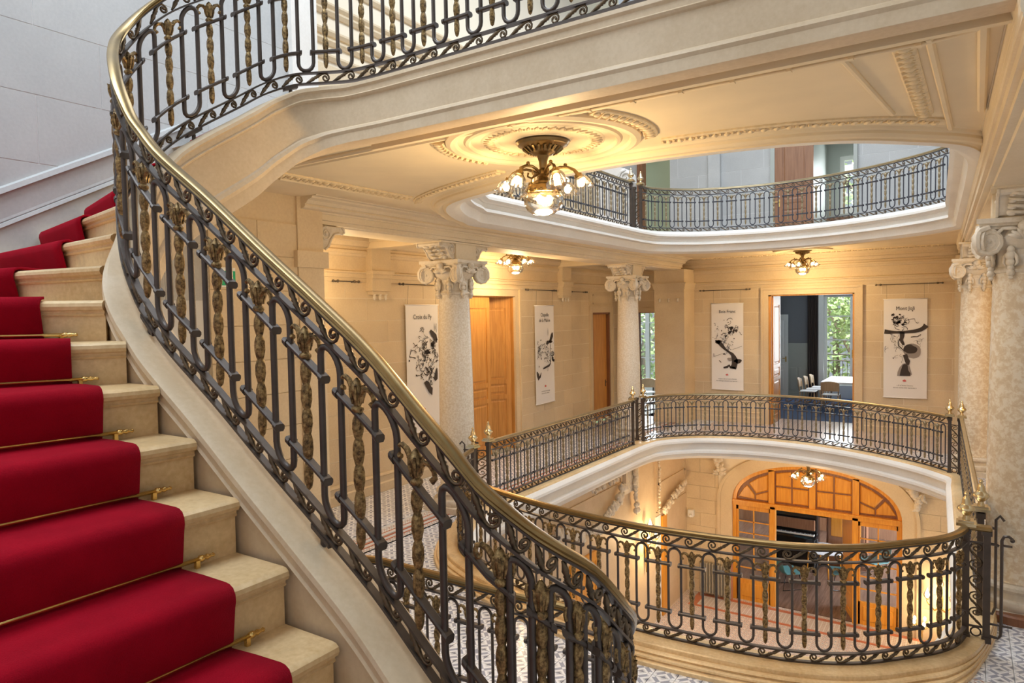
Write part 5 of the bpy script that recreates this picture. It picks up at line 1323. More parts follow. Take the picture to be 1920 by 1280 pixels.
# ---------------------------------------------------------------- meeting room behind the far doorway
mb = MB(); mb.box(-7.4, .6, 18.05, 24.6, -.06, -.004); struct(mb.build('floor_meeting_room', 'bluecarpet'))
mb = MB(); mb.box(-4.2, -2.0, 17.8, 18.9, -.02, .003); struct(mb.build('floor_threshold', 'pinktile'))
for r, nm, mt in (((-5.62, -5.5, 18.06, 24.4, 0, 3.6), 'wall_meeting_room_left', 'bluegrey'), ((.5, .6, 18.06, 24.4, 0, 3.6), 'wall_meeting_room_right', 'bluegrey')):
    mb = MB(); mb.box(*r); struct(mb.build(nm, mt))
mb = MB(); mb.box(-9.5, .6, 18.05, 24.6, 3.6, 3.7); struct(mb.build('ceiling_meeting_room', 'paintwhite'))
WIN = (-3.92, -1.6, .0, 3.3)
mb = MB()
for r in rects_minus((-5.5, .5, 0, 3.6), [WIN]): mb.box(r[0], r[1], 24.0, 24.4, r[2], r[3])
wmr = struct(mb.build('wall_meeting_room_back', 'bluegrey'), 'slate blue wall with grey wainscot seen through the far doorway')
mb = MB(); mb.box(-4.9, -4.28, 23.95, 24.0, .1, 1.45); mb.box(-4.9, -4.28, 23.93, 24, 1.36, 1.45); mb.box(-4.9, -4.28, 23.93, 24, 0, .12); mb.build('wainscot', 'paintgrey', wmr)
for r in ((-4.82, -4.62), (-4.56, -4.32)):
    mb = MB(); mb.cbox(r[0], r[1], 23.925, 23.955, .2, .95, .012); mb.build('panel', 'paintgrey', wmr)
mb = MB(); mb.box(-4.95, -4.26, 23.96, 24.0, 1.45, 1.75); mb.build('wainscot', 'paintgrey', wmr)
d4 = struct(thing('door_4', 'pale grey panelled door inside the meeting room', None, (-5.1, 23.9, 0)))
leaf('door_leaf', d4, (-5.50, 23.93), 0, .62, .02, 2.70, 'paintwhite', [(.16, .84, .46, .94), (.16, .84, .36, .43), (.16, .84, .05, .33)], knob=(.55, 1.25, 'brass'))
cur = thing('curtain', 'dark curtain hanging beside the meeting room window', 'curtain', (-4.16, 23.85, 0))
mb = MB(); pts = [(-4.27 + .30 * i / 24, 23.86 + .03 * math.sin(i * 1.3)) for i in range(25)]
mb.add([(x, y, z) for z in (.02, 3.45) for x, y in pts], [(i, i + 1, 26 + i, 25 + i) for i in range(24)]); mb.build('drape', 'darkwood', cur, smooth=True)
w1 = struct(thing('window_1', 'tall white casement window with green trees outside, seen through the far doorway', None, (-2.8, 24.1, 0)))
def casement(root, axis, pos, a0, a1, z0, z1, bars, mull, mat='paintwhite', th=.07):
    B = (lambda a, b, z, y, o0, o1, m: m.box(pos + o0, pos + o1, a, b, z, y)) if axis == 'X' else (lambda a, b, z, y, o0, o1, m: m.box(a, b, pos + o0, pos + o1, z, y))
    m = MB(); B(a0, a0 + th, z0, z1, -.05, .05, m); B(a1 - th, a1, z0, z1, -.05, .05, m); B(a0 + th, a1 - th, z0, z0 + th * 1.6, -.05, .05, m); B(a0 + th, a1 - th, z1 - th, z1, -.05, .05, m)
    for mm in mull: B(mm - .07, mm + .07, z0, z1, -.055, .055, m)
    m.build('window_frame', mat, root)
    xs = [a0 + th] + [q for mm in mull for q in (mm - .07, mm + .07)] + [a1 - th]
    for i in range(0, len(xs), 2):
        for zb in bars:
            m = MB(); B(xs[i], xs[i + 1], zb - .018, zb + .018, -.025, .025, m); m.build('glazing_bar', mat, root)
        zz = [z0 + th * 1.6] + list(bars) + [z1 - th]
        for a, b in zip(zz, zz[1:]):
            m = MB(); B(xs[i], xs[i + 1], a, b, -.004, .004, m); m.build('pane', 'glass', root)
casement(w1, 'Y', 24.15, -3.80, -1.7, .42, 3.3, [2.62, 1.86], [-2.98])
mb = MB(); mb.box(-3.95, -3.80, 23.9, 24.4, 0, 3.35); mb.box(-1.7, -1.58, 23.9, 24.4, 0, 3.35); mb.box(-3.92, -1.6, 23.9, 24.4, .0, .42); mb.build('window_reveal', 'paintwhite', w1)
m = MB(); m.tube([(-2.98, 24.05, 1.3), (-2.98, 24.05, 1.55)], .014, 6); m.tube([(-2.98, 24.05, 1.42), (-2.98, 24.0, 1.36)], .014, 6); m.build('window_handle', 'brass', w1)
br = thing('balcony_railing', 'low wrought iron balcony rail outside the meeting room window', 'railing', (-2.8, 24.7, .3))
for z in (1.35, 1.15, .45):
    mb = MB(); mb.tube([(-4.1, 24.75, z), (-1.4, 24.75, z)], .016, 6); mb.build('rail_bar', 'iron', br)
for i in range(19):
    x = -4.05 + i * .14; mb = MB(); mb.tube([(x, 24.75, .45), (x, 24.75, 1.15)], .009, 5); mb.build('baluster', 'iron', br)
# trees outside
def tree(x, y, h, r, label, seed):
    t = thing('tree', label, 'tree', (x, y, -4), 'trees outside the windows'); rr = np.random.RandomState(seed)
    mb = MB(); mb.tube([(x, y, -4), (x + .1, y, -1), (x, y + .1, h - r)], [.25, .18, .08], 8)
    for k in range(6):
        a = rr.uniform(0, 6.28); mb.tube([(x, y, h - r * 1.2), (x + r * .7 * math.cos(a), y + r * .7 * math.sin(a), h - r * .4 + rr.uniform(0, r * .5))], [.07, .02], 5)
    mb.build('trunk', 'bark', t)
    N = 2600; P = rr.normal(size=(N, 3)); P /= np.linalg.norm(P, axis=1)[:, None]; P *= (rr.uniform(.3, 1, N) ** .4)[:, None] * r; P += np.array([x, y, h - r * .9]); P[:, 2] += 0
    mb = MB(); vs = []; fs = []
    for i, p in enumerate(P):
        a = rr.normal(size=3); a /= np.linalg.norm(a); b = np.cross(a, rr.normal(size=3)); b /= np.linalg.norm(b); s = rr.uniform(.07, .17)
        vs += [p + a * s, p + b * s * .5, p - a * s, p - b * s * .5]; fs.append((4 * i, 4 * i + 1, 4 * i + 2, 4 * i + 3))
    mb.add(vs, fs); tag(mb.build('foliage', 'leaf', t), kind='stuff')
tree(-3.6, 29.5, 4.0, 2.6, 'green leafy tree behind the left half of the meeting room window', 1); tree(-1.8, 31.5, 6.4, 3.2, 'taller tree behind the right half of the meeting room window', 2); tree(-4.8, 33, 7.0, 3.0, 'tree far behind the meeting room window', 3)
mb = MB(); mb.box(-30, 20, 24.9, 60, -4.2, -4); struct(mb.build('ground', 'leaf'))
# chairs and table
def make_chair(loc, rz, label, group):
    t = thing('stacking_chair', label, 'chair', (0, 0, 0), group)
    mb = MB(); mb.cbox(-.23, .23, -.22, .22, .43, .46, .01); mb.build('seat', 'seatwhite', t, local=True)
    mb = MB(); rings = []
    for i in range(9):
        a = (i - 4) / 4; x = .24 * a; y = .20 + .06 * (1 - a * a); rings.append([(x, y, .56), (x, y + .02, .56), (x, y + .05, .84 - .05 * a * a), (x, y + .03, .84 - .05 * a * a)])
    mb.loft(rings); mb.build('backrest', 'beech', t, smooth=.7, local=True)
    for sx in (-1, 1):
        for sy in (-1, 1):
            mb = MB(); mb.tube([(sx * .20, sy * .19, .44), (sx * .235, sy * .23, 0)], [.02, .014], 6); mb.build('leg', 'beech', t, smooth=True, local=True)
        mb = MB(); mb.tube([(sx * .21, .20, .44), (sx * .215, .235, .72)], .016, 6); mb.build('back_post', 'beech', t, smooth=True, local=True)
    t.location = loc; t.rotation_euler = (0, 0, rz); return t
def zchair(px, py, top=.84, Y=21.5):
    return atY(px, py, Y)
ca = make_chair((-3.86, 21.7, 0), PI / 2, 'white and beech chair left of the meeting table, nearest of its row', 'chairs round the meeting table')
copy_tree(ca, (-3.80, 22.3, 0), PI / 2, 'white and beech chair left of the meeting table, middle of its row'); copy_tree(ca, (-3.74, 22.9, 0), PI / 2, 'white and beech chair left of the meeting table, furthest of its row')
copy_tree(ca, (-3.15, 21.1, 0), PI, 'white chair with its tan back turned to the far doorway'); copy_tree(ca, (-2.15, 21.7, 0), -PI / 2, 'white chair right of the meeting table, nearest of its row'); copy_tree(ca, (-2.15, 22.35, 0), -PI / 2, 'white chair right of the meeting table, furthest of its row')
tb = thing('meeting_table', 'white meeting table on beech legs in front of the window', 'table', (-2.95, 22.3, 0))
mb = MB(); mb.cbox(-3.5, -2.42, 21.45, 23.4, .72, .755, .01); mb.build('tabletop', 'seatwhite', tb)
for x in (-3.4, -2.52):
    for y in (21.6, 23.25):
        mb = MB(); mb.tube([(x, y, .72), (x + (.1 if x < -3 else -.1) * -1, y, 0)], [.035, .025], 6); mb.build('leg', 'beech', tb, smooth=True)
# room at the end of the left aisle
mb = MB(); mb.box(-10.6, -5.62, 18.05, 23.0, -.06, -.004); struct(mb.build('floor_cafe_room', 'paintgrey'))
mb = MB()
for r in rects_minus((-10.6, -5.62, 0, 3.6), [(-9.5, -8.6, .2, 3.1)]): mb.box(r[0], r[1], 22.0, 22.3, r[2], r[3])
struct(mb.build('wall_cafe_room', 'paintwhite'))
w2 = struct(thing('window_2', 'bright tall window in the room at the end of the left aisle', None, (-9.0, 22.1, 0)))
casement(w2, 'Y', 22.1, -9.5, -8.6, .2, 3.1, [2.5, 1.3], [-9.05])
bt = thing('bistro_table', 'small round bistro table glimpsed through the doorway beyond the far left column', 'table', (-8.15, 20.3, 0))
mb = MB(); mb.lathe([(0, .70), (.36, .70), (.36, .73), (0, .73)], 20, (-8.15, 20.3, 0)); mb.build('tabletop', 'seatwhite', bt); mb = MB(); mb.lathe([(.25, 0), (.24, .02), (.03, .04), (.025, .70)], 14, (-8.15, 20.3, 0)); mb.build('pedestal', 'iron', bt, smooth=True)
copy_tree(ca, (-8.0, 19.5, 0), 0.4, 'chair beside the small bistro table beyond the far left column', 'chairs in the side room'); copy_tree(ca, (-8.5, 19.9, 0), 2.2, 'second chair at the bistro table, nearer the bright window', 'chairs in the side room')
tree(-12.6, 30, 3.5, 2.4, 'pale tree outside the window at the end of the left aisle', 5)

# ---------------------------------------------------------------- upper storey walls
wall('wall_back_upper', 'Y', 17.8, 1, -8.05, 2.2, 4.47, 9.2, [(-3.95, -2.13, 4.47, 7.1), (-7.5, -6.62, 4.47, 7.3)], .55, 1.1, stone='pale', joint='palejoint', zb=(4.75, 8.3), label='pale stone wall of the upper gallery')
wall('wall_left_upper', 'X', -8.05, -1, 5.0, 17.8, 4.47, 12.5, [], .5, 1.0, zb=(4.8, 6.7), label='upper left gallery wall with stone mouldings')
for k, z in enumerate((6.75, 6.98, 7.12, 7.42, 7.52, 7.9)):
    mb = MB(); extrude(mb, (-8.05, 5.0), (-8.05, 17.8), [(-.01, z), (.03, z), (.07, z + .05), (.07, z + .08), (-.01, z + .09)], (1, 0)); struct(mb.build('trim_%d' % (30 + k), 'stone'))
d5 = struct(thing('door_5', 'tall brown panelled door on the upper gallery', None, (-3.5, 17.9, 4.47)))
leaf('door_leaf', d5, (-3.92, 17.74), 0, .88, 4.48, 7.05, 'mahog', [(.2, .82, .48, .95), (.2, .82, .36, .44), (.2, .82, .05, .32)], knob=(.1, 5.5, 'brass'))
mb = MB(); mb.box(-4.02, -3.92, 17.7, 17.95, 4.47, 7.15); mb.box(-2.18, -2.10, 17.7, 17.95, 4.47, 7.15); mb.box(-4.02, -2.1, 17.7, 17.95, 7.05, 7.15); mb.build('door_frame', 'paintgrey', d5)
mb = MB(); mb.box(-3.1, -2.1, 17.9, 20.6, 4.40, 4.46); struct(mb.build('floor_upper_room', 'darkwood'))
mb = MB(); mb.box(-3.15, -3.08, 17.9, 20.6, 4.46, 7.3); mb.box(-1.9, -1.83, 17.9, 20.6, 4.46, 7.3); mb.box(-3.15, -1.83, 17.9, 20.6, 7.2, 7.3); struct(mb.build('wall_upper_room', 'paintgrey'))
mb = MB()
for r in rects_minus((-3.1, -1.85, 4.46, 7.2), [(-2.78, -2.02, 5.35, 6.85)]): mb.box(r[0], r[1], 19.9, 20.1, r[2], r[3])
struct(mb.build('wall_upper_room_back', 'paintgrey'))
w3 = struct(thing('window_3', 'small bright window glimpsed through the upper doorway', None, (-2.4, 20, 5.35)))
casement(w3, 'Y', 20.0, -2.78, -2.02, 5.35, 6.85, [], [], th=.11)
mb = MB(); mb.box(-3.0, -1.95, 19.3, 19.8, 4.47, 5.2); dk = tag(mb.build('low_cabinet', 'walnut'), 'brown low cabinet under the small upper window', 'cabinet')
tree(-2.6, 26, 9.5, 3.0, 'tree outside the small upper window', 8)
# olive recess at the far left of the upper gallery
mb = MB(); mb.box(-7.6, -6.5, 18.4, 18.5, 4.47, 7.4); struct(mb.build('wall_olive_recess', 'greenwall'))
d6 = struct(thing('door_6', 'dark wooden jamb beside the olive recess on the upper gallery', None, (-7.4, 17.8, 4.47)))
mb = MB(); mb.box(-7.52, -7.38, 17.7, 18.0, 4.47, 7.3); mb.build('door_frame', 'walnut', d6)
mb = MB(); mb.box(-5.55, -5.25, 17.68, 17.8, 4.47, 8.6); struct(mb.build('trim_40', 'pale'))
# white carved console at the upper left corner of the well
cs = thing('carved_console', 'white carved scroll console between two upper railing posts', 'carving', (-6.25, 13.9, 4.5)); cs['kind'] = 'thing'
mb = MB(); prof = [(-.5, 4.5), (.42, 4.5), (.42, 4.62), (.36, 4.66), (.33, 4.80), (.24, 5.05), (.2, 5.35), (.24, 5.55), (.30, 5.68), (.28, 5.84), (.18, 5.96), (.0, 6.03), (-.5, 6.05)]
mb.prism(prof, lambda a, b, h: (-6.3 + a, h, b), 13.75, 14.1); mb.build('body', 'white', cs)
mb = MB(); spiral(mb, (-6.1, 13.73, 5.75), (1, 0, 0), (0, 0, 1.), .17, .035, 1, (0, 0, 0)); mb.build('scroll', 'white', cs, smooth=True)
mb = MB()
for k in range(9): mb.ball((-6.12 + .05 * math.sin(k * 2.1), 13.72, 5.5 - k * .07), .05 - .003 * k, 7, 5)
mb.build('garland', 'relief', cs, smooth=True)
# far right upper wall of the gallery
wall('wall_right_upper', 'X', 2.2, 1, 9.5, 17.8, 4.47, 9.2, [], .55, 1.1, stone='pale', joint='palejoint', zb=(4.75, 8.3))

# ---------------------------------------------------------------- hall below
LZ = -4.65
mb = MB(); mb.box(-8.5, 3.0, 3.5, 17.9, LZ - .1, LZ); fl = struct(mb.build('floor_lower', 'pinktile'), 'patterned tiled floor of the hall below')
ACX, AHW, ASP, AH = -3.09, 1.93, -2.10, 1.12
def arch_pts(hw, h, sp, n=28, zb=LZ):
    return [(ACX - hw, zb)] + [(ACX - hw * math.cos(PI * i / n), sp + h * math.sin(PI * i / n) ** .85 if 0 < i < n else sp) for i in range(n + 1)] + [(ACX + hw, zb)]
AP = arch_pts(AHW, AH, ASP)
def wall_with_arch(name, y, x0, x1, z0, z1, arch, mat):
    bm = bmesh.new(); eds = []
    pts = [(x0, z0), (x0, z1), (x1, z1), (x1, z0)] + list(reversed(arch))
    vs = [bm.verts.new((p[0], y, p[1])) for p in pts]
    f = bm.faces.new(vs); f.normal_update(); bmesh.ops.triangulate(bm, faces=[f], ngon_method='EAR_CLIP')
    me = bpy.data.meshes.new(name); bm.to_mesh(me); bm.free(); me.materials.append(MT[mat]); o = bpy.data.objects.new(name, me); COL.objects.link(o)
    return struct(o)
wl = wall_with_arch('wall_back_lower', 17.8, -6.25, .6, LZ, -.36, AP, 'joint'); wl['label'] = 'stone wall round the arched door of the hall below'
# stone blocks left and right of the arch
z = LZ; k = 0
while z < -.4:
    ze = min(z + .36, -.37)
    for lo, hi in ((-6.25, ACX - AHW - .34), (ACX + AHW + .34, .6)):
        a = lo - (k % 2) * .4
        while a < hi:
            r = (max(a, lo), min(a + .8, hi))
            if r[1] - r[0] > .05:
                m = MB(); m.box(r[0] + .003, r[1] - .003, 17.785, 17.81, z + .003, ze - .003); m.build('stone_block', 'stone', wl)
            a += .8
    z = ze; k += 1
def band(name, outer, inner, y0, y1, mat, parent=None):
    m = MB(); n = len(outer)
    rings = [[(o[0], y0, o[1]), (i[0], y0, i[1]), (i[0], y1, i[1]), (o[0], y1, o[1])] for o, i in zip(outer, inner)]
    m.loft(rings); return m.build(name, mat, parent)
struct(band('trim_41', arch_pts(AHW + .34, AH + .30, ASP), arch_pts(AHW, AH, ASP), 17.77, 18.05, 'stone'), 'plain stone archivolt')
struct(band('trim_42', arch_pts(AHW + .36, AH + .32, ASP), arch_pts(AHW + .29, AH + .25, ASP), 17.72, 17.8, 'stone'))
# spandrel fill between archivolt and wall blocks
door7 = struct(thing('door_7', 'wide honey oak arched door with panelled fanlight and glazed side leaves in the hall below', None, (ACX, 17.9, LZ)))
band('arch_frame', arch_pts(AHW + .01, AH + .01, ASP), arch_pts(AHW - .09, AH - .09, ASP), 17.86, 18.0, 'orange', door7)
mb = MB(); mb.box(ACX - AHW, ACX + AHW, 17.84, 18.02, -2.16, -2.03); mb.box(ACX - AHW, ACX + AHW, 17.81, 18.02, -2.06, -2.02); mb.build('transom', 'orange', door7)
mb = MB(); P2 = arch_pts(AHW - .05, AH - .05, ASP)[1:-1]; mb.prism(P2, lambda a, b, h: (a, h, b), 17.93, 17.96); mb.build('fanlight_board', 'walnut', door7)  # darker wood colour stands in for groove shade between the fan panels
def arch_z(x, d): 
    c = max(-1, min(1, (x - ACX) / (AHW - d))); return ASP + (AH - d) * max(0, (1 - c * c)) ** .425
for x in (-4.05, -3.09, -2.13):
    mb = MB(); mb.box(x - .07, x + .07, 17.86, 17.95, -2.04, arch_z(x, .06)); mb.build('mullion', 'orange', door7)
bays = [(-4.93, -4.13), (-3.97, -3.17), (-3.01, -2.21), (-2.05, -1.25)]
for bi, (x0, x1) in enumerate(bays):
    zb = -1.98; xm = (x0 + x1) / 2
    def panel(poly):
        m = MB(); cx = sum(p[0] for p in poly) / len(poly); cz = sum(p[1] for p in poly) / len(poly)
        poly = [((p[0] - cx) * .965 + cx, (p[1] - cz) * .965 + cz) for p in poly]; sh = [((p[0] - cx) * .88 + cx, (p[1] - cz) * .88 + cz) for p in poly]
        n = len(poly); m.add([(p[0], 17.925, p[1]) for p in poly] + [(p[0], 17.905, p[1]) for p in sh], [tuple(range(n, 2 * n))] + [(i, (i + 1) % n, n + (i + 1) % n, n + i) for i in range(n)]); m.build('fan_panel', 'orange', door7)
    top = lambda x: max(arch_z(x, .16), zb + .06)
    if bi in (1, 2):
        mid = zb + .40 
        for a, b in ((x0, xm), (xm, x1)):
            a += .012; b -= .012
            panel([(a, zb), (b, zb), (b, mid - .012), (a, mid - .012)]); panel([(a, mid + .012), (b, mid + .012), (b, top(b)), ((a + b) / 2, top((a + b) / 2)), (a, top(a))])
    else:
        inn, outx = (x1, x0) if bi == 0 else (x0, x1); s = 1 if bi == 0 else -1
        hub = (xm + s * .08, zb + .12)
        panel([(inn, zb + .0), (hub[0], zb), (hub[0], hub[1]), (inn, hub[1] + .12)]); 
        panel([(inn, hub[1] + .15), (hub[0] + s * .01, hub[1] + .03), (xm - s * .10, top(xm - s * .1)), (xm + s * .15, top(xm + s * .15)), (inn, top(inn))])
        panel([(hub[0] - s * .02, zb), (hub[0] - s * .02, hub[1]), (xm - s * .13, top(xm - s * .13) - .02), (outx + s * .18, top(outx + s * .18)), (outx + s * .03, zb + .03)])
# glazed leaves
def french(x0, x1, y=17.93, rows=6, lab=None):
    w = x1 - x0; m = MB(); m.box(x0, x0 + .10, y - .03, y + .03, LZ, -2.16); m.box(x1 - .10, x1, y - .03, y + .03, LZ, -2.16); m.box(x0, x1, y - .03, y + .03, -2.28, -2.16); m.box(x0, x1, y - .03, y + .03, LZ, LZ + .55)
    lf = m.build('door_leaf', 'orange', door7)
    m = MB(); m.cbox(x0 + .16, x1 - .16, y - .045, y - .02, LZ + .1, LZ + .45, .015); m.build('panel', 'orange', lf)
    zz = np.linspace(LZ + .55, -2.28, rows + 1); xm = (x0 + x1) / 2
    m = MB(); m.box(xm - .014, xm + .014, y - .02, y + .02, LZ + .55, -2.28)
    for q in zz[1:-1]: m.box(x0 + .1, x1 - .1, y - .02, y + .02, q - .013, q + .013)
    m.build('glazing_bar', 'orange', lf)
    for a, b in ((x0 + .1, xm - .014), (xm + .014, x1 - .1)):
        for q0, q1 in zip(zz, zz[1:]):
            m = MB(); m.box(a, b, y - .003, y + .003, q0, q1); m.build('pane', 'ribglass' if False else 'glass', lf)
french(-4.98, -4.02); french(-2.14, -1.18)
mb = MB(); mb.box(-4.08, -3.96, 17.84, 18.0, LZ, -2.1); mb.box(-2.2, -2.08, 17.84, 18.0, LZ, -2.1); mb.build('door_post', 'orange', door7)
# open inner leaf of the right half
lf = leaf('door_leaf', door7, (-2.2, 18.02), PI * .62, .85, LZ + .01, -2.18, 'orange', [(.14, .86, .06, .25)])
# room behind the arch
mb = MB(); mb.box(-7.5, 2.0, 17.95, 25.0, LZ - .08, LZ + .002); struct(mb.build('floor_salon', 'parquet'), 'dark polished parquet of the salon below')
mb = MB(); mb.box(-7.5, 2.0, 24.9, 25.0, LZ, -.6); struct(mb.build('wall_salon_back', 'mahog'))
mb = MB(); mb.box(-7.6, -7.5, 18.05, 25.0, LZ, -.6); struct(mb.build('wall_salon_left', 'pale'))
mb = MB(); mb.box(2.0, 2.1, 18.05, 25.0, LZ, -.6); struct(mb.build('wall_salon_right', 'stone'))
pn_ = thing('upright_piano', 'dark upright piano with white keys seen through the arched doorway below', 'piano', (-4.05, 20.9, LZ))
mb = MB(); mb.cbox(-4.75, -3.5, 21.05, 21.5, LZ, LZ + 1.62, .02); mb.build('case', 'black', pn_)
mb = MB(); mb.cbox(-4.78, -3.47, 20.7, 21.1, LZ + .95, LZ + 1.04, .02); mb.build('key_bed', 'black', pn_)
mb = MB(); mb.box(-4.70, -3.55, 20.74, 20.90, LZ + 1.04, LZ + 1.065); mb.build('white_keys', 'ivory', pn_)
mb = MB()
for i in range(30):
    if i % 7 not in (2, 6): mb.box(-4.68 + i * .038, -4.665 + i * .038, 20.82, 20.90, LZ + 1.065, LZ + 1.08)
tag(mb.build('black_keys', 'black', pn_), kind='stuff')
mb = MB(); mb.cbox(-4.7, -3.55, 20.92, 20.98, LZ + 1.15, LZ + 1.45, .01); mb.build('music_desk', 'mahog', pn_)
for x in (-4.70, -3.55):
    mb = MB(); mb.lathe([(.05, LZ), (.035, LZ + .1), (.05, LZ + .5), (.03, LZ + .9), (.05, LZ + .95)], 10, (x, 20.78, 0)); mb.build('leg', 'black', pn_, smooth=True)
mb = MB(); mb.lathe([(.0, 0)] + [(.05, LZ), (.05, LZ + 2.0), (0, LZ + 2.0)][0:], 4) if False else None
cb = thing('panelled_cabinet', 'brown two door cabinet right of the piano in the room below', 'cabinet', (-2.9, 21.6, LZ))
mb = MB(); mb.box(-3.35, -2.3, 21.6, 22.1, LZ, LZ + 1.75); mb.box(-3.4, -2.25, 21.55, 22.1, LZ + 1.75, LZ + 1.82); mb.build('body', 'walnut', cb)
for x in (-3.3, -2.81):
    mb = MB(); mb.cbox(x, x + .46, 21.56, 21.6, LZ + .1, LZ + 1.7, .01); dd = mb.build('door', 'mahog', cb); mb = MB(); mb.cbox(x + .08, x + .38, 21.545, 21.565, LZ + .9, LZ + 1.62, .012); mb.build('panel', 'orange', dd)
def lounge(loc, rz, label):
    t = thing('lounge_chair', label, 'chair', (0, 0, 0), 'lounge chairs below')
    mb = MB(); rings = []
    for i in range(9):
        f = i / 8; y = .28 - .55 * f if f < .6 else -.05 - .28 * (f - .6) / .4 ; z = .42 if f < .55 else .42 + .42 * ((f - .55) / .45)
        y = .28 - .5 * min(f / .55, 1) - .12 * max(0, (f - .55) / .45); hw = .30 - .04 * max(0, (f - .55) / .45)
        rings.append([(-hw, y, z + .03), (0, y, z - .02), (hw, y, z + .03), (hw, y, z + .055), (0, y, z + .005), (-hw, y, z + .055)])
    mb.loft(rings); mb.build('shell', 'teal', t, smooth=.9, local=True)
    for s in (-1, 1):
        mb = MB(); mb.tube([(s * .22, .2, .41), (s * .26, .26, .02), (s * .26, -.28, .02), (s * .22, -.18, .41)], .011, 6); mb.build('leg', 'black', t, smooth=True, local=True)
    t.location = loc; t.rotation_euler = (0, 0, rz); return t
def fp(px, py): return tuple(atz(px, py, LZ))
l0 = lounge(fp(1478, 1100), -.9, 'teal shell chair on thin black legs in the middle of the arched doorway')
copy_tree(l0, fp(1578, 1102), 1.9, 'dark shell chair tilted away, right of the round table below')
copy_tree(l0, fp(1640, 1080), 2.4, 'shell chair behind the right glazed leaf below'); copy_tree(l0, fp(1500, 1052), -2.6, 'teal shell chair close to the piano')
rt = thing('round_table', 'white round table with slim wooden legs in the room below', 'table', fp(1545, 1075)); rx, ry = fp(1545, 1075)[:2]
mb = MB(); mb.lathe([(0, LZ + .70), (.55, LZ + .70), (.56, LZ + .72), (0, LZ + .73)], 32, (rx, ry, 0)); mb.build('tabletop', 'seatwhite', rt, smooth=.5)
for k in range(4):
    a = .4 + k * PI / 2; mb = MB(); mb.tube([(rx + .4 * math.cos(a), ry + .4 * math.sin(a), LZ + .7), (rx + .46 * math.cos(a), ry + .46 * math.sin(a), LZ)], [.025, .016], 6); mb.build('leg', 'orange', rt, smooth=True)
# left wall of the lower hall with reliefs
LXW = -6.22
mb = MB(); mb.box(LXW - .25, LXW, 5.0, 17.8, LZ, -.36); lw = struct(mb.build('wall_left_lower', 'stringer'), 'carved stone wall at the left of the hall below')
def fr_panel(y0, y1, z0, z1, d=.03, w=.05):
    m = MB()
    for r in ((y0, y1, z0, z0 + w), (y0, y1, z1 - w, z1), (y0, y0 + w, z0, z1), (y1 - w, y1, z0, z1)): m.box(LXW, LXW + d, *r)
    m.build('panel_moulding', 'stringer', lw)
fr_panel(15.75, 17.6, -1.35, -.55); fr_panel(15.6, 17.7, -2.0, -.45, .02, .03); fr_panel(10.5, 13.6, -.85, -.5)
mb = MB(); extrude(mb, (LXW, 5.0), (LXW, 17.8), [(-.01, -.62), (.03, -.62), (.05, -.58), (.10, -.50), (.14, -.46), (.16, -.37), (-.01, -.37)], (1, 0)); mb.build('cornice', 'stringer', lw)
def garland(pts, label, r0=.09, n=36, seed=1, plane='X'):
    rr = random.Random(seed); P = [np.array(p) for p in pts]
    t = thing('carved_garland', label, 'carving', P[len(P) // 2], 'carved stone garlands'); seg = []
    L = [np.linalg.norm(b - a) for a, b in zip(P, P[1:])]; tot = sum(L)
    for i in range(n):
        s = tot * (i + .5) / n; j = 0
        while s > L[j] and j < len(L) - 1: s -= L[j]; j += 1
        c = P[j] + (P[j + 1] - P[j]) * min(1, s / L[j])
        c = c + np.array([0, rr.uniform(-1, 1), rr.uniform(-1, 1)]) * r0 * .55 if plane == 'X' else c + np.array([rr.uniform(-1, 1), 0, rr.uniform(-1, 1)]) * r0 * .55
        m = MB(); m.ball(tuple(c), r0 * rr.uniform(.38, .62), 7, 5)
        for q in range(2):
            a = rr.uniform(0, 6.28); d = np.array([.2, math.cos(a), math.sin(a)]) if plane == 'X' else np.array([math.cos(a), -.2, math.sin(a)])
            m.tube([c, c + d * r0 * .5, c + d * r0 * .85], [r0 * .22, r0 * .26, r0 * .05], 5)
        m.build('leaf_cluster', 'relief', t, smooth=True)
    return t
gx = LXW + .13
garland([(gx, 10.6, -1.02), (gx, 11.3, -1.35), (gx, 12.2, -1.42), (gx, 12.9, -1.25), (gx, 13.5, -.85)], 'swagged fruit garland on the lower left wall under the railing', .15, 44, 3)
garland([(gx, 14.05, -.62), (gx, 14.1, -1.1), (gx, 14.15, -1.6)], 'short hanging garland below the fluted bracket on the lower left wall', .11, 18, 4)
garland([(gx, 11.9, -.62), (gx, 12.6, -.60), (gx, 13.3, -.62)], 'small leaf cluster above the swagged garland', .09, 12, 5)
garland([(gx, 15.75, -2.02), (gx, 16.2, -1.85), (gx, 16.7, -1.72), (gx, 17.3, -1.62)], 'floral relief under the framed panel in the lower left corner', .12, 34, 6)
garland([(gx, 15.5, -.6), (gx, 15.52, -1.2), (gx, 15.5, -1.95)], 'thin vertical bead drop left of the framed panel', .06, 22, 7)
br2 = thing('fluted_bracket', 'fluted stone bracket above the hanging garland on the lower left wall', 'carving', (gx, 14.1, -.8))
for k in range(7):
    mb = MB(); mb.box(LXW, LXW + .09, 13.68 + k * .10, 13.755 + k * .10, -1.0, -.58); mb.build('flute', 'relief', br2)
mb = MB(); mb.box(LXW, LXW + .07, 13.62, 14.42, -1.10, -1.0); mb.build('shelf', 'relief', br2)
gy = 17.68
garland([(-5.45, gy, -.55), (-5.35, gy, -.9), (-5.3, gy, -1.35)], 'carved fruit cluster left of the arch in the hall below', .15, 20, 8, 'Y')
garland([(-4.4, gy, -.78), (-3.8, gy, -.60), (-3.3, gy, -.55)], 'carved leaf spray over the left half of the arch', .10, 18, 9, 'Y')
garland([(-2.6, gy, -.56), (-2.2, gy, -.66), (-1.6, gy, -.92)], 'carved leaf spray over the right half of the arch', .10, 18, 10, 'Y')
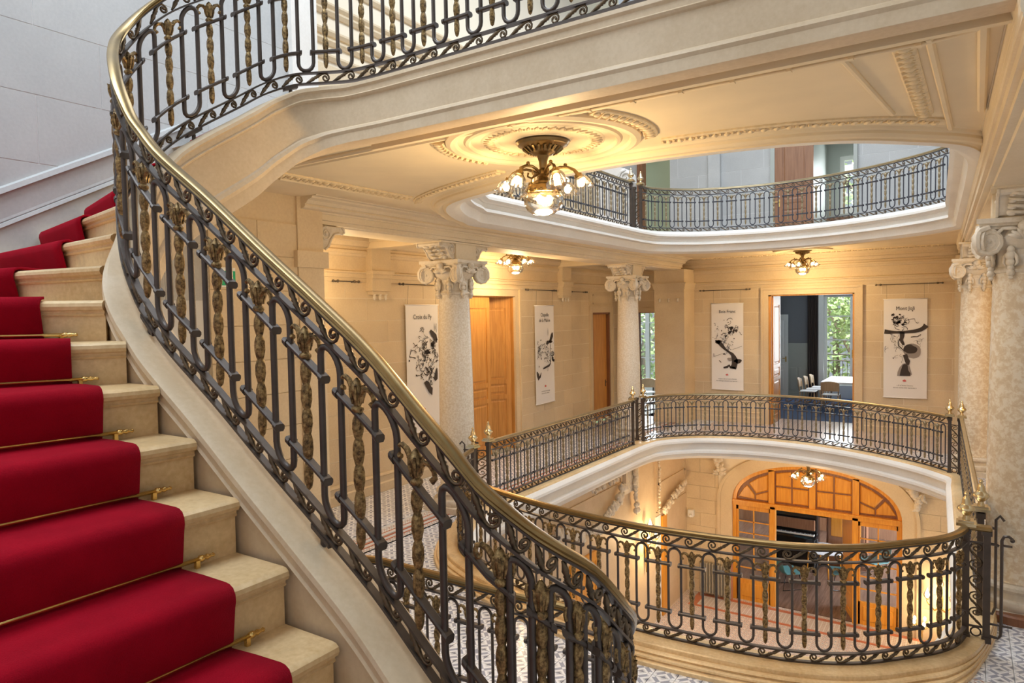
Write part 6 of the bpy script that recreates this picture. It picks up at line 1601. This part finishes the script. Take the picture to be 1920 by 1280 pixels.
garland([(-1.05, gy, -.85), (-.9, gy, -1.2), (-.8, gy, -1.6)], 'carved fruit cluster right of the arch in the hall below', .14, 20, 11, 'Y')
# oak door and mirror strip on the lower left wall
d8 = struct(thing('door_8', 'oak door low on the left wall of the hall below', None, (LXW, 12.0, LZ)))
leaf('door_leaf', d8, (LXW + .03, 11.2), PI / 2, 1.2, LZ + .01, -1.9, 'orange', P4); leaf('door_leaf', d8, (LXW + .03, 15.9), PI / 2, .28, LZ + .01, -2.15, 'orange', [])
mb = MB(); mb.box(LXW, LXW + .02, 15.55, 15.85, LZ, -2.1); mb.build('mirror_strip', 'paintwhite', d8)
# radiator
rd = thing('radiator', 'grey ribbed cast iron radiator against the far wall of the hall below', 'radiator', (-5.45, 17.6, LZ))
for k in range(9):
    x = -5.80 + k * .078; mb = MB(); mb.cbox(x, x + .06, 17.52, 17.70, LZ + .12, LZ + .92, .02); mb.build('rib', 'radiator', rd)
mb = MB(); mb.tube([(-5.82, 17.61, LZ + .86), (-5.08, 17.61, LZ + .86)], .03, 8); mb.tube([(-5.82, 17.61, LZ + .2), (-5.08, 17.61, LZ + .2)], .03, 8); mb.build('header', 'radiator', rd)
for x in (-5.77, -5.15):
    mb = MB(); mb.box(x - .02, x + .02, 17.55, 17.67, LZ, LZ + .12); mb.build('foot', 'radiator', rd)
mb = MB(); mb.tube([(-5.0, 17.7, LZ), (-5.0, 17.7, LZ + .95), (-5.0, 17.62, LZ + .98)], .018, 6); mb.build('pipe', 'redline', rd)
mb = MB(); mb.cbox(-6.16, -6.0, 17.66, 17.79, -2.62, -2.42, .02); mb.tube([(-6.08, 17.66, -2.55), (-6.05, 17.60, -2.57)], .04, 8); tag(mb.build('motion_sensor', 'greyplate'), 'white wall sensor near the corner left of the arched door', 'sensor')
mb = MB(); mb.box(-5.9, -.5, 16.9, 17.75, LZ, LZ + .006); struct(mb.build('trim_43', 'redline'))
mb = MB(); mb.box(-5.7, -.7, 17.0, 17.6, LZ, LZ + .008); struct(mb.build('trim_44', 'border'))
# wall sconces downstairs
def sconce(c, out, label, power):
    c = np.array(c, float); o = np.array([out[0], out[1], 0]); s = np.array([-out[1], out[0], 0])
    t = thing('wall_sconce', label, 'wall lamp', c, 'lit wall sconces downstairs')
    mb = MB(); mb.tube([c + o * .02 + [0, 0, z] for z in (-.75, -.5, -.2, 0, .12)], [.012, .03, .045, .06, .02], 8); mb.build('back_plate', 'brass', t, smooth=True)
    for k, (a, h) in enumerate(((-1, 0), (1, 0), (0, .28))):
        e = c + s * a * .24 + o * (.18 if a else .12) + np.array([0, 0, h])
        mb = MB(); mb.tube([c + [0, 0, -.2], c + o * .1 + s * a * .1 + [0, 0, -.26], e + [0, 0, -.08], e], [.016, .016, .014, .03], 6); arm = mb.build('arm', 'brass', t, smooth=True)
        mb = MB(); mb.lathe([(.03, 0), (.07, .05), (.078, .10), (.05, .17), (.02, .23), (.004, .27)], 12, tuple(e)); mb.build('flame_shade', 'ribglass', arm, smooth=True)
        mb = MB(); mb.ball(tuple(e + [0, 0, .10]), .045, 8, 6, (1, 1, 1.6)); mb.build('bulb', 'bulb', arm, smooth=True)
    lamp('sconce_light', tuple(c + o * .5), power, radius=.12)
sconce((LXW + .03, 14.85, -2.45), (1, 0), 'lit gilded wall sconce on the left wall below, seen through the near railing', 55)
c = atY(1763, 1120, 17.8); sconce((c[0], 17.76, c[2]), (0, -1), 'lit wall sconce right of the arched door, behind the end of the near railing', 40)
cd_ = thing('candelabra', 'lit candelabra low beside the arched door, near the right end of the near railing', 'lamp', (-.75, 17.3, LZ))
mb = MB(); mb.lathe([(.14, LZ), (.12, LZ + .03), (.03, LZ + .07), (.025, LZ + .35), (.04, LZ + .4), (.02, LZ + .5)], 14, (-.75, 17.3, 0)); mb.build('stand', 'brass', cd_, smooth=True)
for k in range(5):
    a = k * 2 * PI / 5; e = np.array([-.75 + .17 * math.cos(a), 17.3 + .17 * math.sin(a), LZ + .55]); mb = MB(); mb.tube([(-.75, 17.3, LZ + .42), tuple((np.array([-.75, 17.3, LZ + .36]) + e) / 2), tuple(e)], .01, 5); ar = mb.build('arm', 'brass', cd_, smooth=True)
    mb = MB(); mb.ball(tuple(e + [0, 0, .06]), .03, 8, 6, (1, 1, 1.8)); mb.build('bulb', 'bulb', ar, smooth=True)
# extra daylight of the rooms with windows (their windows face the garden)
area('salon_window', (1.6, 22.0, -2.4), 3.5, 2.2, 650, (.86, .93, 1.0), (-1, -.1, -.25))
area('cafe_window', (-9.0, 21.7, 1.8), 1.0, 2.4, 110, (.9, .96, 1.0), (.25, -1, -.1))
area('upper_room_window', (-2.4, 19.8, 6.1), .7, 1.3, 25, (.9, .96, 1.0), (0, -1, -.1))
area('meeting_window', (-2.8, 23.8, 2.1), 2.0, 2.6, 90, (.88, .95, 1.0), (0, -1, -.1))
